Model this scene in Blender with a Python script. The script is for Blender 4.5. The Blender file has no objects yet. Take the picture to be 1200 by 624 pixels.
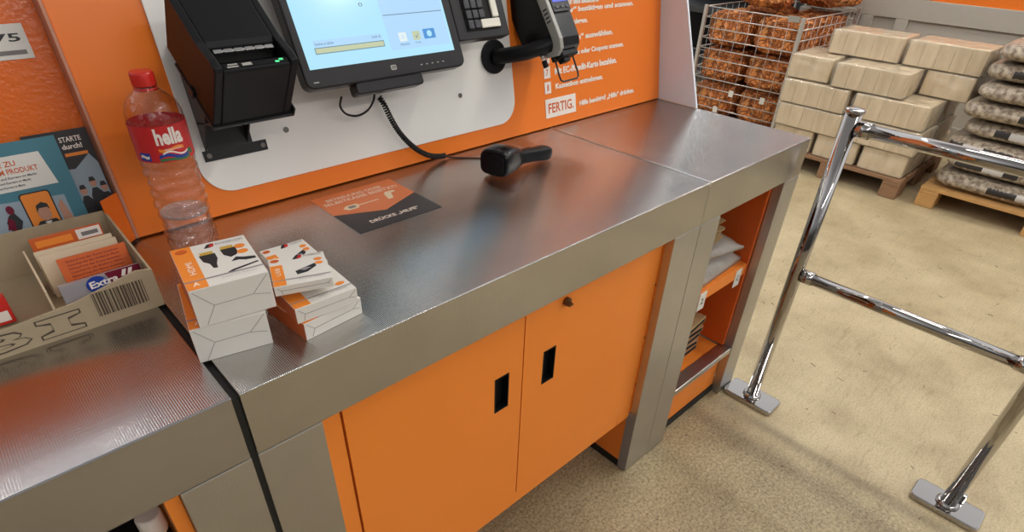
import bpy, bmesh, math, random
from mathutils import Vector, Matrix, noise
random.seed(7)
PI = math.pi
S = bpy.context.scene
COL = S.collection

# ---------------------------------------------------------------- camera, world, light, exposure
H, L2, D, TH = 0.90, 1.594, 0.503, 0.181      # worktop height, right end, back edge, lean of console wall
FPX, SHY = 686.885, 73.088
cam_d = bpy.data.cameras.new('camera'); cam = bpy.data.objects.new('camera', cam_d); COL.objects.link(cam)
cam_d.sensor_fit = 'HORIZONTAL'; cam_d.sensor_width = 36.0
cam_d.lens = 36.0 * FPX / 1200.0
cam_d.shift_y = SHY / 1200.0
cam_d.clip_start = 0.01; cam_d.clip_end = 100
def _rot(r):
    t = math.sqrt(sum(a*a for a in r)); k = [a/t for a in r]
    K = Matrix(((0, -k[2], k[1]), (k[2], 0, -k[0]), (-k[1], k[0], 0)))
    return Matrix.Identity(3) + math.sin(t)*K + (1-math.cos(t))*(K @ K)
R = _rot((2.083110, -0.805035, 0.453815))
rows = [R[0], -R[1], -R[2]]                    # blender camera axes x, y, z in world
M = Matrix((rows[0], rows[1], rows[2])).transposed().to_4x4()
M.translation = Vector(((-0.13253, -0.60529, 1.39469)))
cam.matrix_world = M
S.camera = cam
cam_d.dof.use_dof = False

w = bpy.data.worlds.new('world'); S.world = w; w.use_nodes = True
_bg = w.node_tree.nodes['Background']                # the big hall around: dim goods at eye level, light ceiling above
_tc0 = w.node_tree.nodes.new('ShaderNodeTexCoord'); _sp = w.node_tree.nodes.new('ShaderNodeSeparateXYZ'); _cr = w.node_tree.nodes.new('ShaderNodeValToRGB')
w.node_tree.links.new(_tc0.outputs['Generated'], _sp.inputs[0]); w.node_tree.links.new(_sp.outputs['Z'], _cr.inputs['Fac'])
_e = _cr.color_ramp.elements
_e[0].position = 0.0; _e[0].color = (0.17, 0.15, 0.135, 1)
_e[1].position = 1.0; _e[1].color = (0.24, 0.235, 0.235, 1)
_e.new(0.14).color = (0.22, 0.205, 0.195, 1); _e.new(0.27).color = (0.98, 1.0, 1.05, 1); _e.new(0.60).color = (0.80, 0.80, 0.82, 1); _e.new(0.76).color = (0.30, 0.295, 0.30, 1)
# the customer side of the hall, behind the viewpoint, is darker
_dt = w.node_tree.nodes.new('ShaderNodeVectorMath'); _dt.operation = 'DOT_PRODUCT'; _dt.inputs[1].default_value = (-0.75, -0.66, 0)
_mr = w.node_tree.nodes.new('ShaderNodeMapRange'); _mr.inputs['From Min'].default_value = 0.45; _mr.inputs['From Max'].default_value = 0.9
_mr.inputs['To Min'].default_value = 1.0; _mr.inputs['To Max'].default_value = 0.28
_mx = w.node_tree.nodes.new('ShaderNodeVectorMath'); _mx.operation = 'SCALE'
w.node_tree.links.new(_tc0.outputs['Generated'], _dt.inputs[0]); w.node_tree.links.new(_dt.outputs['Value'], _mr.inputs['Value'])
w.node_tree.links.new(_cr.outputs['Color'], _mx.inputs[0]); w.node_tree.links.new(_mr.outputs['Result'], _mx.inputs['Scale'])
w.node_tree.links.new(_mx.outputs['Vector'], _bg.inputs[0]); _bg.inputs[1].default_value = 1.0
S.view_settings.view_transform = 'Standard'
S.view_settings.look = 'None'
S.view_settings.gamma = 1.0
S.view_settings.exposure = 0.27
S.view_settings.use_curve_mapping = False
LIGHT = 29.0

# ---------------------------------------------------------------- helpers
def tag(o, label=None, cat=None, group=None, kind=None):
    if label: o['label'] = label
    if cat: o['category'] = cat
    if group: o['group'] = group
    if kind: o['kind'] = kind
    return o

def empty(name, loc=(0, 0, 0), rot=(0, 0, 0), **k):
    o = bpy.data.objects.new(name, None); COL.objects.link(o)
    o.empty_display_size = 0.05
    o.location = loc; o.rotation_euler = rot
    return tag(o, **k)

class MB:
    def __init__(self): self.bm = bmesh.new()
    def box(self, x0, x1, y0, y1, z0, z1, m=0, T=None):
        vs = [self.bm.verts.new((x, y, z)) for z in (z0, z1) for y in (y0, y1) for x in (x0, x1)]
        if T is not None:
            for v in vs: v.co = T @ v.co
        for f in ((0, 2, 3, 1), (4, 5, 7, 6), (0, 1, 5, 4), (2, 6, 7, 3), (0, 4, 6, 2), (1, 3, 7, 5)):
            fc = self.bm.faces.new([vs[i] for i in f]); fc.material_index = m
        return self
    def prism(self, pts, axis, a0, a1, m=0):
        """polygon pts (2D) extruded along axis: 'x' -> (a, p, q), 'y' -> (p, a, q), 'z' -> (p, q, a)"""
        def P(p, a):
            return {'x': (a, p[0], p[1]), 'y': (p[0], a, p[1]), 'z': (p[0], p[1], a)}[axis]
        A = [self.bm.verts.new(P(p, a0)) for p in pts]; B = [self.bm.verts.new(P(p, a1)) for p in pts]
        n = len(pts)
        fs = [self.bm.faces.new(A[::-1]), self.bm.faces.new(B)]
        for i in range(n): fs.append(self.bm.faces.new((A[i], A[(i+1) % n], B[(i+1) % n], B[i])))
        for f in fs: f.material_index = m
        return self
    def lathe(self, prof, n=32, c=(0, 0, 0), m=0, cap=True, wob=None):
        """profile of (r, z)"""
        rings = []
        for i, (r, z) in enumerate(prof):
            ring = []
            for k in range(n):
                a = 2*PI*k/n
                rr = r * (wob(a, z) if wob else 1)
                ring.append(self.bm.verts.new((c[0]+rr*math.cos(a), c[1]+rr*math.sin(a), c[2]+z)))
            rings.append(ring)
        for A, B in zip(rings, rings[1:]):
            for k in range(n):
                f = self.bm.faces.new((A[k], A[(k+1) % n], B[(k+1) % n], B[k])); f.material_index = m; f.smooth = True
        if cap:
            f = self.bm.faces.new(rings[0][::-1]); f.material_index = m
            f = self.bm.faces.new(rings[-1]); f.material_index = m
        return self
    def tube(self, pts, r, n=12, m=0, cap=True):
        pts = [Vector(p) for p in pts]; rings = []
        up = Vector((0.123, 0.456, 0.88)).normalized()
        for i, p in enumerate(pts):
            d = (pts[min(i+1, len(pts)-1)] - pts[max(i-1, 0)]).normalized()
            if i == 0:
                u = d.cross(up)
                if u.length < 0.1: u = d.cross(Vector((1, 0, 0)))
                u.normalize()
            else:
                u = (u - d*u.dot(d)).normalized()
            v = d.cross(u)
            rr = r[i] if isinstance(r, (list, tuple)) else r
            rings.append([self.bm.verts.new(p + (u*math.cos(2*PI*k/n) + v*math.sin(2*PI*k/n))*rr) for k in range(n)])
        for A, B in zip(rings, rings[1:]):
            for k in range(n):
                f = self.bm.faces.new((A[k], A[(k+1) % n], B[(k+1) % n], B[k])); f.smooth = True; f.material_index = m
        if cap:
            f = self.bm.faces.new(rings[0][::-1]); f.material_index = m
            f = self.bm.faces.new(rings[-1]); f.material_index = m
        return self
    def build(self, name, mats, parent=None, bevel=0, seg=2, loc=None, rot=None, smooth=False, **k):
        bmesh.ops.recalc_face_normals(self.bm, faces=self.bm.faces)
        me = bpy.data.meshes.new(name); self.bm.to_mesh(me); self.bm.free()
        if not isinstance(mats, (list, tuple)): mats = [mats]
        for q in mats: me.materials.append(q)
        o = bpy.data.objects.new(name, me); COL.objects.link(o)
        if parent: o.parent = parent
        if loc: o.location = loc
        if rot: o.rotation_euler = rot
        if smooth:
            for p in me.polygons: p.use_smooth = True
        if bevel:
            b = o.modifiers.new('bevel', 'BEVEL'); b.width = bevel; b.segments = seg; b.limit_method = 'ANGLE'
            b.angle_limit = math.radians(40); b.harden_normals = False
        return tag(o, **k)

def rrect(x0, x1, z0, z1, r, n=8):
    pts = []
    for cx, cz, a0 in ((x1-r, z0+r, -PI/2), (x1-r, z1-r, 0), (x0+r, z1-r, PI/2), (x0+r, z0+r, PI)):
        for i in range(n+1):
            a = a0 + PI/2*i/n
            pts.append((cx + r*math.cos(a), cz + r*math.sin(a)))
    return pts

_tc = {}
def text_mesh(s, bold=0.0):
    """flat text mesh in the XY plane, normalised to a unit box; returns (verts, faces)"""
    key = (s, bold)
    if key in _tc: return _tc[key]
    c = bpy.data.curves.new('t', 'FONT'); c.body = s; c.size = 1; c.resolution_u = 2; c.offset = bold
    c.fill_mode = 'FRONT'
    o = bpy.data.objects.new('t', c); COL.objects.link(o)
    dg = bpy.context.evaluated_depsgraph_get()
    me = bpy.data.meshes.new_from_object(o.evaluated_get(dg))
    vs = [v.co.copy() for v in me.vertices]; fs = [tuple(p.vertices) for p in me.polygons]
    bpy.data.objects.remove(o); bpy.data.curves.remove(c); bpy.data.meshes.remove(me)
    x0 = min(v.x for v in vs); x1 = max(v.x for v in vs); y0 = min(v.y for v in vs); y1 = max(v.y for v in vs)
    vs = [((v.x-x0)/(x1-x0), (v.y-y0)/(y1-y0)) for v in vs]
    _tc[key] = (vs, fs); return _tc[key]
def add_text(mb, s, f, m=0, bold=0.015):
    """f maps unit (u, v) to a point"""
    vs, fs = text_mesh(s, bold)
    V = [mb.bm.verts.new(f(u, v)) for u, v in vs]
    for q in fs:
        try:
            fc = mb.bm.faces.new([V[i] for i in q]); fc.material_index = m
        except ValueError: pass
    return mb

def copy_tree(o, parent=None):
    c = o.copy(); COL.objects.link(c)
    if parent: c.parent = parent; 
    for ch in list(o.children): copy_tree(ch, c)
    return c

# ---------------------------------------------------------------- materials
def _new(name):
    m = bpy.data.materials.new(name); m.use_nodes = True
    return m, m.node_tree, m.node_tree.nodes['Principled BSDF']
def C4(c): return (c[0], c[1], c[2], 1)
def srgb(r, g, b):
    f = lambda v: (v/255/12.92) if v/255 <= 0.04045 else ((v/255+0.055)/1.055)**2.4
    return (f(r), f(g), f(b))
def mat(name, col, rough=0.5, metal=0.0, spec=0.5, var=0.0, scale=20, bump=0.0, bscale=200, coat=0, emit=None, trans=0, ior=1.45):
    m, t, b = _new(name)
    b.inputs['Base Color'].default_value = C4(col); b.inputs['Roughness'].default_value = rough
    b.inputs['Metallic'].default_value = metal; b.inputs['Specular IOR Level'].default_value = spec
    b.inputs['Coat Weight'].default_value = coat; b.inputs['Transmission Weight'].default_value = trans
    b.inputs['IOR'].default_value = ior
    tc = t.nodes.new('ShaderNodeTexCoord')
    if var:
        n = t.nodes.new('ShaderNodeTexNoise'); n.inputs['Scale'].default_value = scale; n.inputs['Detail'].default_value = 5
        t.links.new(tc.outputs['Object'], n.inputs['Vector'])
        mx = t.nodes.new('ShaderNodeMix'); mx.data_type = 'RGBA'
        mx.inputs[6].default_value = C4([c*(1-var) for c in col]); mx.inputs[7].default_value = C4([min(1, c*(1+var)) for c in col])
        t.links.new(n.outputs['Fac'], mx.inputs[0]); t.links.new(mx.outputs[2], b.inputs['Base Color'])
    if bump:
        n = t.nodes.new('ShaderNodeTexNoise'); n.inputs['Scale'].default_value = bscale; n.inputs['Detail'].default_value = 3
        t.links.new(tc.outputs['Object'], n.inputs['Vector'])
        bp = t.nodes.new('ShaderNodeBump'); bp.inputs['Strength'].default_value = bump; bp.inputs['Distance'].default_value = 0.002
        t.links.new(n.outputs['Fac'], bp.inputs['Height']); t.links.new(bp.outputs['Normal'], b.inputs['Normal'])
    if emit:
        b.inputs['Emission Color'].default_value = C4(emit[0]); b.inputs['Emission Strength'].default_value = emit[1]
    return m

def steel(name, axis, col=(0.55, 0.54, 0.52), rough=0.24, strength=0.25):
    """ribbed sheet steel; ribs run at right angles to axis"""
    m, t, b = _new(name)
    N = t.nodes.new; Lk = t.links.new
    b.inputs['Metallic'].default_value = 1.0
    tc = N('ShaderNodeTexCoord')
    n = N('ShaderNodeTexNoise'); n.inputs['Scale'].default_value = 3; n.inputs['Detail'].default_value = 8; n.inputs['Roughness'].default_value = 0.65
    Lk(tc.outputs['Object'], n.inputs['Vector'])
    cr = N('ShaderNodeMapRange'); cr.inputs['To Min'].default_value = rough*0.78; cr.inputs['To Max'].default_value = rough*1.32
    Lk(n.outputs['Fac'], cr.inputs['Value']); Lk(cr.outputs['Result'], b.inputs['Roughness'])
    mx = N('ShaderNodeMix'); mx.data_type = 'RGBA'
    mx.inputs[6].default_value = C4([c*0.88 for c in col]); mx.inputs[7].default_value = C4([c*1.1 for c in col])
    n2 = N('ShaderNodeTexNoise'); n2.inputs['Scale'].default_value = 9; n2.inputs['Detail'].default_value = 6
    Lk(tc.outputs['Object'], n2.inputs['Vector']); Lk(n2.outputs['Fac'], mx.inputs[0]); Lk(mx.outputs[2], b.inputs['Base Color'])
    wv = N('ShaderNodeTexWave'); wv.wave_type = 'BANDS'; wv.bands_direction = axis; wv.inputs['Scale'].default_value = 115
    wv.inputs['Distortion'].default_value = 0.4; wv.inputs['Detail'].default_value = 1
    Lk(tc.outputs['Object'], wv.inputs['Vector'])
    # fine scratches
    mp = N('ShaderNodeMapping'); mp.inputs['Scale'].default_value = (6, 160, 6); mp.inputs['Rotation'].default_value = (0, 0, 0.5)
    Lk(tc.outputs['Object'], mp.inputs['Vector'])
    n3 = N('ShaderNodeTexNoise'); n3.inputs['Scale'].default_value = 3; n3.inputs['Detail'].default_value = 4
    Lk(mp.outputs['Vector'], n3.inputs['Vector'])
    ad = N('ShaderNodeMath'); ad.operation = 'MULTIPLY_ADD'; ad.inputs[1].default_value = 0.5
    Lk(n3.outputs['Fac'], ad.inputs[0]); Lk(wv.outputs['Fac'], ad.inputs[2])
    bp = N('ShaderNodeBump'); bp.inputs['Strength'].default_value = strength*2; bp.inputs['Distance'].default_value = 0.0009
    Lk(ad.outputs[0], bp.inputs['Height']); Lk(bp.outputs['Normal'], b.inputs['Normal'])
    return m

ORANGE = srgb(242, 138, 50)
m_orange = mat('orange_powder_coat', ORANGE, 0.42, var=0.04, scale=6, bump=0.05, bscale=500)
m_orange_gloss = mat('orange_hammered_gloss', srgb(228, 108, 30), 0.22, var=0.04, scale=6, bump=0.35, bscale=160)
m_orange_wall = mat('orange_laminate', srgb(236, 122, 38), 0.3, var=0.03, scale=4)
m_orange_print = mat('orange_print', srgb(240, 140, 50), 0.4)
m_orange_dark = mat('dark_orange_print', srgb(205, 95, 40), 0.4)
m_white_panel = mat('white_laminate', srgb(236, 233, 227), 0.32, var=0.02, scale=3)
m_white_wing = mat('light_grey_laminate', srgb(228, 234, 243), 0.5, var=0.015, scale=3)
m_steel_top = steel('ribbed_steel_top', 'X', rough=0.18, strength=0.22)
m_steel_left = steel('dimmed_ribbed_steel', 'X', col=(0.46, 0.45, 0.45), rough=0.19, strength=0.07)  # darker copy of the top steel, colour lowered to dim the orange reflection
m_steel_front = steel('ribbed_steel_front', 'X', rough=0.38, strength=0.10)
m_steel_plain = mat('plain_steel', (0.55, 0.54, 0.52), 0.3, 1.0)
m_steel_edge = mat('bright_steel_edge', (0.8, 0.8, 0.78), 0.3, 1.0)
m_chrome = mat('chrome', (0.44, 0.42, 0.40), 0.05, 1.0, var=0.05, scale=8)
m_black = mat('black_plastic', (0.007, 0.007, 0.008), 0.42, spec=0.22, bump=0.06, bscale=900)
m_black_gloss = mat('black_gloss_plastic', (0.006, 0.006, 0.007), 0.25, spec=0.3)
m_black_metal = mat('black_painted_metal', (0.014, 0.014, 0.015), 0.38)
m_dark = mat('dark_void', (0.008, 0.007, 0.007), 0.8)
m_rubber = mat('black_rubber', (0.012, 0.012, 0.012), 0.6)
m_bezel = mat('dark_brown_bezel', (0.014, 0.012, 0.013), 0.32, spec=0.3)
m_grey_pl = mat('light_grey_plastic', srgb(160, 158, 150), 0.35)
m_key_dark = mat('dark_keycap', (0.03, 0.03, 0.035), 0.25)
m_key_white = mat('white_keycap', srgb(225, 220, 205), 0.4)
m_white = mat('white_print', srgb(235, 225, 215), 0.5)
m_paper = mat('white_paper', srgb(225, 222, 214), 0.6)
m_card_white = mat('white_carton', srgb(222, 217, 208), 0.55, var=0.015, scale=20)
m_carton = mat('brown_corrugated_card', srgb(172, 155, 126), 0.8, var=0.07, scale=60, bump=0.1, bscale=150)
m_cream = mat('cream_card', srgb(215, 195, 165), 0.6)
m_ink = mat('black_ink', (0.02, 0.02, 0.022), 0.5)
m_ink_soft = mat('brown_ink', srgb(80, 68, 55), 0.7)
m_anthracite = mat('anthracite_print', srgb(48, 44, 46), 0.35)
m_floor = None
m_screen = mat('lit_screen', (0, 0, 0), 0.15, emit=(srgb(165, 215, 236), 0.95))
m_screen2 = mat('lit_screen_panel', (0, 0, 0), 0.15, emit=(srgb(166, 204, 236), 0.95))
m_screen_y = mat('lit_screen_field', (0, 0, 0), 0.15, emit=(srgb(188, 196, 160), 0.9))
m_screen_b = mat('lit_screen_button', (0, 0, 0), 0.15, emit=(srgb(70, 140, 205), 0.9))
m_screen_w = mat('lit_screen_icon', (0, 0, 0), 0.15, emit=(srgb(215, 225, 225), 0.95))
m_screen_i = mat('lit_screen_ink', (0, 0, 0), 0.15, emit=(srgb(110, 140, 160), 0.8))
m_lcd = mat('blue_lcd', (0, 0, 0), 0.15, emit=(srgb(90, 100, 215), 0.9))
m_lcd_w = mat('lcd_characters', (0, 0, 0), 0.15, emit=(srgb(200, 200, 240), 0.9))
m_green = mat('green_indicator', (0, 0.1, 0.02), 0.2, emit=(srgb(90, 230, 150), 1.0))
m_red = mat('red_plastic', srgb(200, 40, 32), 0.35)
m_gold = mat('gold_print', srgb(200, 160, 60), 0.4)
m_wood = mat('pallet_wood', srgb(196, 150, 92), 0.75, var=0.18, scale=25)
m_wood_dark = mat('old_pallet_wood', srgb(150, 115, 85), 0.8, var=0.2, scale=25)
m_teal = mat('teal_print', srgb(70, 125, 140), 0.4)
m_navy = mat('navy_print', srgb(30, 55, 85), 0.4)
m_skin = mat('printed_skin', srgb(190, 140, 115), 0.4)
m_pale = mat('pale_blue_print', srgb(150, 165, 175), 0.4)
m_grey_print = mat('grey_print', srgb(120, 115, 112), 0.5)
m_maroon = mat('maroon_print', srgb(110, 20, 45), 0.3)
m_silver = mat('silver_print', srgb(150, 145, 148), 0.3)
m_blue = mat('blue_print', srgb(30, 60, 150), 0.3)
m_green_pr = mat('green_print', srgb(60, 110, 70), 0.4)
m_wall_grey = mat('grey_beige_paint', srgb(178, 172, 160), 0.6, var=0.03)
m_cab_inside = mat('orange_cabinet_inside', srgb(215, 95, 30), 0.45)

def thin_film(name, tint=(1, 1, 1), gloss=0.5, bump=0.5, bscale=40, milky=0.0, milk=(0.9, 0.88, 0.84), grough=0.05):
    """clear plastic film or thin wall: mostly see-through with a glossy skin"""
    m, t, b = _new(name); N = t.nodes.new; Lk = t.links.new
    out = [x for x in t.nodes if x.type == 'OUTPUT_MATERIAL'][0]; t.nodes.remove(b)
    tr = N('ShaderNodeBsdfTransparent'); tr.inputs[0].default_value = C4(tint)
    gl = N('ShaderNodeBsdfGlossy'); gl.inputs['Roughness'].default_value = grough
    df = N('ShaderNodeBsdfDiffuse'); df.inputs[0].default_value = C4(milk)
    fr = N('ShaderNodeLayerWeight'); fr.inputs[0].default_value = 0.35
    tc = N('ShaderNodeTexCoord'); n = N('ShaderNodeTexNoise'); n.inputs['Scale'].default_value = bscale; n.inputs['Detail'].default_value = 3
    n.inputs['Distortion'].default_value = 1.0
    Lk(tc.outputs['Object'], n.inputs['Vector'])
    bp = N('ShaderNodeBump'); bp.inputs['Strength'].default_value = bump; bp.inputs['Distance'].default_value = 0.01
    Lk(n.outputs['Fac'], bp.inputs['Height'])
    Lk(bp.outputs['Normal'], gl.inputs['Normal']); Lk(bp.outputs['Normal'], fr.inputs['Normal'])
    ma = N('ShaderNodeMath'); ma.operation = 'MULTIPLY_ADD'; ma.inputs[1].default_value = gloss*0.9; ma.inputs[2].default_value = 0.07; ma.use_clamp = True
    pw_ = N('ShaderNodeMath'); pw_.operation = 'POWER'; pw_.inputs[1].default_value = 2.5
    Lk(fr.outputs['Facing'], pw_.inputs[0]); Lk(pw_.outputs[0], ma.inputs[0])
    m1 = N('ShaderNodeMixShader'); m1.inputs[0].default_value = milky; Lk(tr.outputs[0], m1.inputs[1]); Lk(df.outputs[0], m1.inputs[2])
    m2 = N('ShaderNodeMixShader'); Lk(ma.outputs[0], m2.inputs[0]); Lk(m1.outputs[0], m2.inputs[1]); Lk(gl.outputs[0], m2.inputs[2])
    Lk(m2.outputs[0], out.inputs[0])
    return m
m_pet = thin_film('clear_bottle_plastic', (0.96, 0.94, 0.94), 1.0, 0.6, 45)
m_film = thin_film('clear_wrap_film', (0.96, 0.96, 0.94), 0.9, 1.0, 14, milky=0.22, milk=(0.97, 0.90, 0.78), grough=0.14)
m_bag_film = thin_film('grey_plastic_bag', (0.8, 0.8, 0.8), 0.6, 1.0, 40, milky=0.45, milk=(0.6, 0.58, 0.55))
m_surface = thin_film('water_surface', (0.75, 0.75, 0.75), 1.0, 1.0, 120, milky=0.25, milk=(0.75, 0.75, 0.75))
m_water = thin_film('water', (0.97, 0.97, 0.97), 0.9, 0.3, 30)

def floor_mat():
    m, t, b = _new('beige_sealed_concrete'); N = t.nodes.new; Lk = t.links.new
    tc = N('ShaderNodeTexCoord')
    def nz(s, d, r=0.6, vec=None, dist=0):
        n = N('ShaderNodeTexNoise'); n.inputs['Scale'].default_value = s; n.inputs['Detail'].default_value = d
        n.inputs['Roughness'].default_value = r; n.inputs['Distortion'].default_value = dist
        Lk(vec or tc.outputs['Object'], n.inputs['Vector']); return n
    a = nz(3.5, 7); 
    r1 = N('ShaderNodeValToRGB'); r1.color_ramp.elements[0].position = 0.3; r1.color_ramp.elements[1].position = 0.72
    r1.color_ramp.elements[0].color = C4(srgb(168, 150, 116)); r1.color_ramp.elements[1].color = C4(srgb(208, 192, 156))
    Lk(a.outputs['Fac'], r1.inputs['Fac'])
    g = nz(160, 3); r2 = N('ShaderNodeValToRGB'); r2.color_ramp.elements[0].position = 0.30; r2.color_ramp.elements[1].position = 0.55
    r2.color_ramp.elements[0].color = (0.62, 0.58, 0.52, 1); r2.color_ramp.elements[1].color = (1, 1, 1, 1)
    Lk(g.outputs['Fac'], r2.inputs['Fac'])
    mx = N('ShaderNodeMix'); mx.data_type = 'RGBA'; mx.blend_type = 'MULTIPLY'; mx.inputs[0].default_value = 0.75
    Lk(r1.outputs[0], mx.inputs[6]); Lk(r2.outputs[0], mx.inputs[7])
    # scuffs: stretched noise
    mp = N('ShaderNodeMapping'); mp.inputs['Scale'].default_value = (1.2, 9, 1); mp.inputs['Rotation'].default_value = (0, 0, 0.35)
    Lk(tc.outputs['Object'], mp.inputs['Vector'])
    s = nz(6, 6, 0.7, mp.outputs['Vector'], 1.5)
    r3 = N('ShaderNodeValToRGB'); r3.color_ramp.elements[0].position = 0.34; r3.color_ramp.elements[1].position = 0.46
    r3.color_ramp.elements[0].color = (0.7, 0.67, 0.62, 1); r3.color_ramp.elements[1].color = (1, 1, 1, 1)
    Lk(s.outputs['Fac'], r3.inputs['Fac'])
    mx2 = N('ShaderNodeMix'); mx2.data_type = 'RGBA'; mx2.blend_type = 'MULTIPLY'; mx2.inputs[0].default_value = 0.55
    Lk(mx.outputs[2], mx2.inputs[6]); Lk(r3.outputs[0], mx2.inputs[7])
    spx = N('ShaderNodeSeparateXYZ'); Lk(tc.outputs['Object'], spx.inputs[0])
    wob = N('ShaderNodeMath'); wob.operation = 'MULTIPLY_ADD'; wob.inputs[1].default_value = 0.28; Lk(nz(2.2, 4).outputs['Fac'], wob.inputs[0]); Lk(spx.outputs['X'], wob.inputs[2])
    zn = N('ShaderNodeMapRange'); zn.inputs['From Min'].default_value = 1.50; zn.inputs['From Max'].default_value = 1.70; zn.inputs['To Min'].default_value = 1; zn.inputs['To Max'].default_value = 0
    Lk(wob.outputs[0], zn.inputs['Value'])
    gr = nz(110, 6, 0.8); r4 = N('ShaderNodeValToRGB'); r4.color_ramp.elements[0].position = 0.38; r4.color_ramp.elements[1].position = 0.58
    r4.color_ramp.elements[0].color = (0.42, 0.40, 0.36, 1); r4.color_ramp.elements[1].color = (0.95, 0.93, 0.90, 1); Lk(gr.outputs['Fac'], r4.inputs['Fac'])
    mx3 = N('ShaderNodeMix'); mx3.data_type = 'RGBA'; mx3.blend_type = 'MULTIPLY'
    Lk(zn.outputs['Result'], mx3.inputs[0]); Lk(mx2.outputs[2], mx3.inputs[6]); Lk(r4.outputs[0], mx3.inputs[7])
    Lk(mx3.outputs[2], b.inputs['Base Color'])
    b.inputs['Roughness'].default_value = 0.42; b.inputs['Specular IOR Level'].default_value = 0.35
    bp = N('ShaderNodeBump'); bp.inputs['Strength'].default_value = 0.25; bp.inputs['Distance'].default_value = 0.001
    Lk(g.outputs['Fac'], bp.inputs['Height']); Lk(bp.outputs['Normal'], b.inputs['Normal'])
    return m
m_floor = floor_mat()

def firewood_mat():
    m, t, b = _new('kindling_in_orange_net'); N = t.nodes.new; Lk = t.links.new
    tc = N('ShaderNodeTexCoord')
    v = N('ShaderNodeTexVoronoi'); v.inputs['Scale'].default_value = 16; v.feature = 'DISTANCE_TO_EDGE'
    n = N('ShaderNodeTexNoise'); n.inputs['Scale'].default_value = 9; n.inputs['Detail'].default_value = 5; n.inputs['Distortion'].default_value = 1
    Lk(tc.outputs['Object'], n.inputs['Vector'])
    mm = N('ShaderNodeMix'); mm.data_type = 'RGBA'; mm.inputs[0].default_value = 0.25
    Lk(tc.outputs['Object'], mm.inputs[6]); Lk(n.outputs['Color'], mm.inputs[7]); Lk(mm.outputs[2], v.inputs['Vector'])
    r = N('ShaderNodeValToRGB'); e = r.color_ramp.elements
    e[0].position = 0.0; e[0].color = C4(srgb(120, 62, 28)); e[1].position = 0.15; e[1].color = C4(srgb(215, 140, 75))
    e.new(0.5).color = C4(srgb(245, 190, 120))
    Lk(v.outputs['Distance'], r.inputs['Fac'])
    r2 = N('ShaderNodeValToRGB'); r2.color_ramp.elements[0].position = 0.36; r2.color_ramp.elements[1].position = 0.56
    r2.color_ramp.elements[0].color = (0.6, 0.5, 0.42, 1); r2.color_ramp.elements[1].color = (1.25, 1.1, 1.0, 1)
    Lk(n.outputs['Fac'], r2.inputs['Fac'])
    mx = N('ShaderNodeMix'); mx.data_type = 'RGBA'; mx.blend_type = 'MULTIPLY'; mx.inputs[0].default_value = 1
    Lk(r.outputs[0], mx.inputs[6]); Lk(r2.outputs[0], mx.inputs[7]); Lk(mx.outputs[2], b.inputs['Base Color'])
    b.inputs['Roughness'].default_value = 0.65
    bp = N('ShaderNodeBump'); bp.inputs['Strength'].default_value = 1; bp.inputs['Distance'].default_value = 0.03
    Lk(v.outputs['Distance'], bp.inputs['Height']); Lk(bp.outputs['Normal'], b.inputs['Normal'])
    return m
m_fire = firewood_mat()
def briquette_mat():
    m, t, b = _new('pale_briquettes'); N = t.nodes.new; Lk = t.links.new
    tc = N('ShaderNodeTexCoord')
    mp = N('ShaderNodeMapping'); mp.inputs['Scale'].default_value = (1, 1, 0.25); Lk(tc.outputs['Object'], mp.inputs['Vector'])
    n = N('ShaderNodeTexNoise'); n.inputs['Scale'].default_value = 22; n.inputs['Detail'].default_value = 5; Lk(mp.outputs['Vector'], n.inputs['Vector'])
    r = N('ShaderNodeValToRGB'); r.color_ramp.elements[0].position = 0.3; r.color_ramp.elements[1].position = 0.7
    r.color_ramp.elements[0].color = C4(srgb(208, 184, 148)); r.color_ramp.elements[1].color = C4(srgb(240, 220, 186))
    Lk(n.outputs['Fac'], r.inputs['Fac']); Lk(r.outputs[0], b.inputs['Base Color']); b.inputs['Roughness'].default_value = 0.8
    return m
m_briq = briquette_mat()
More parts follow.
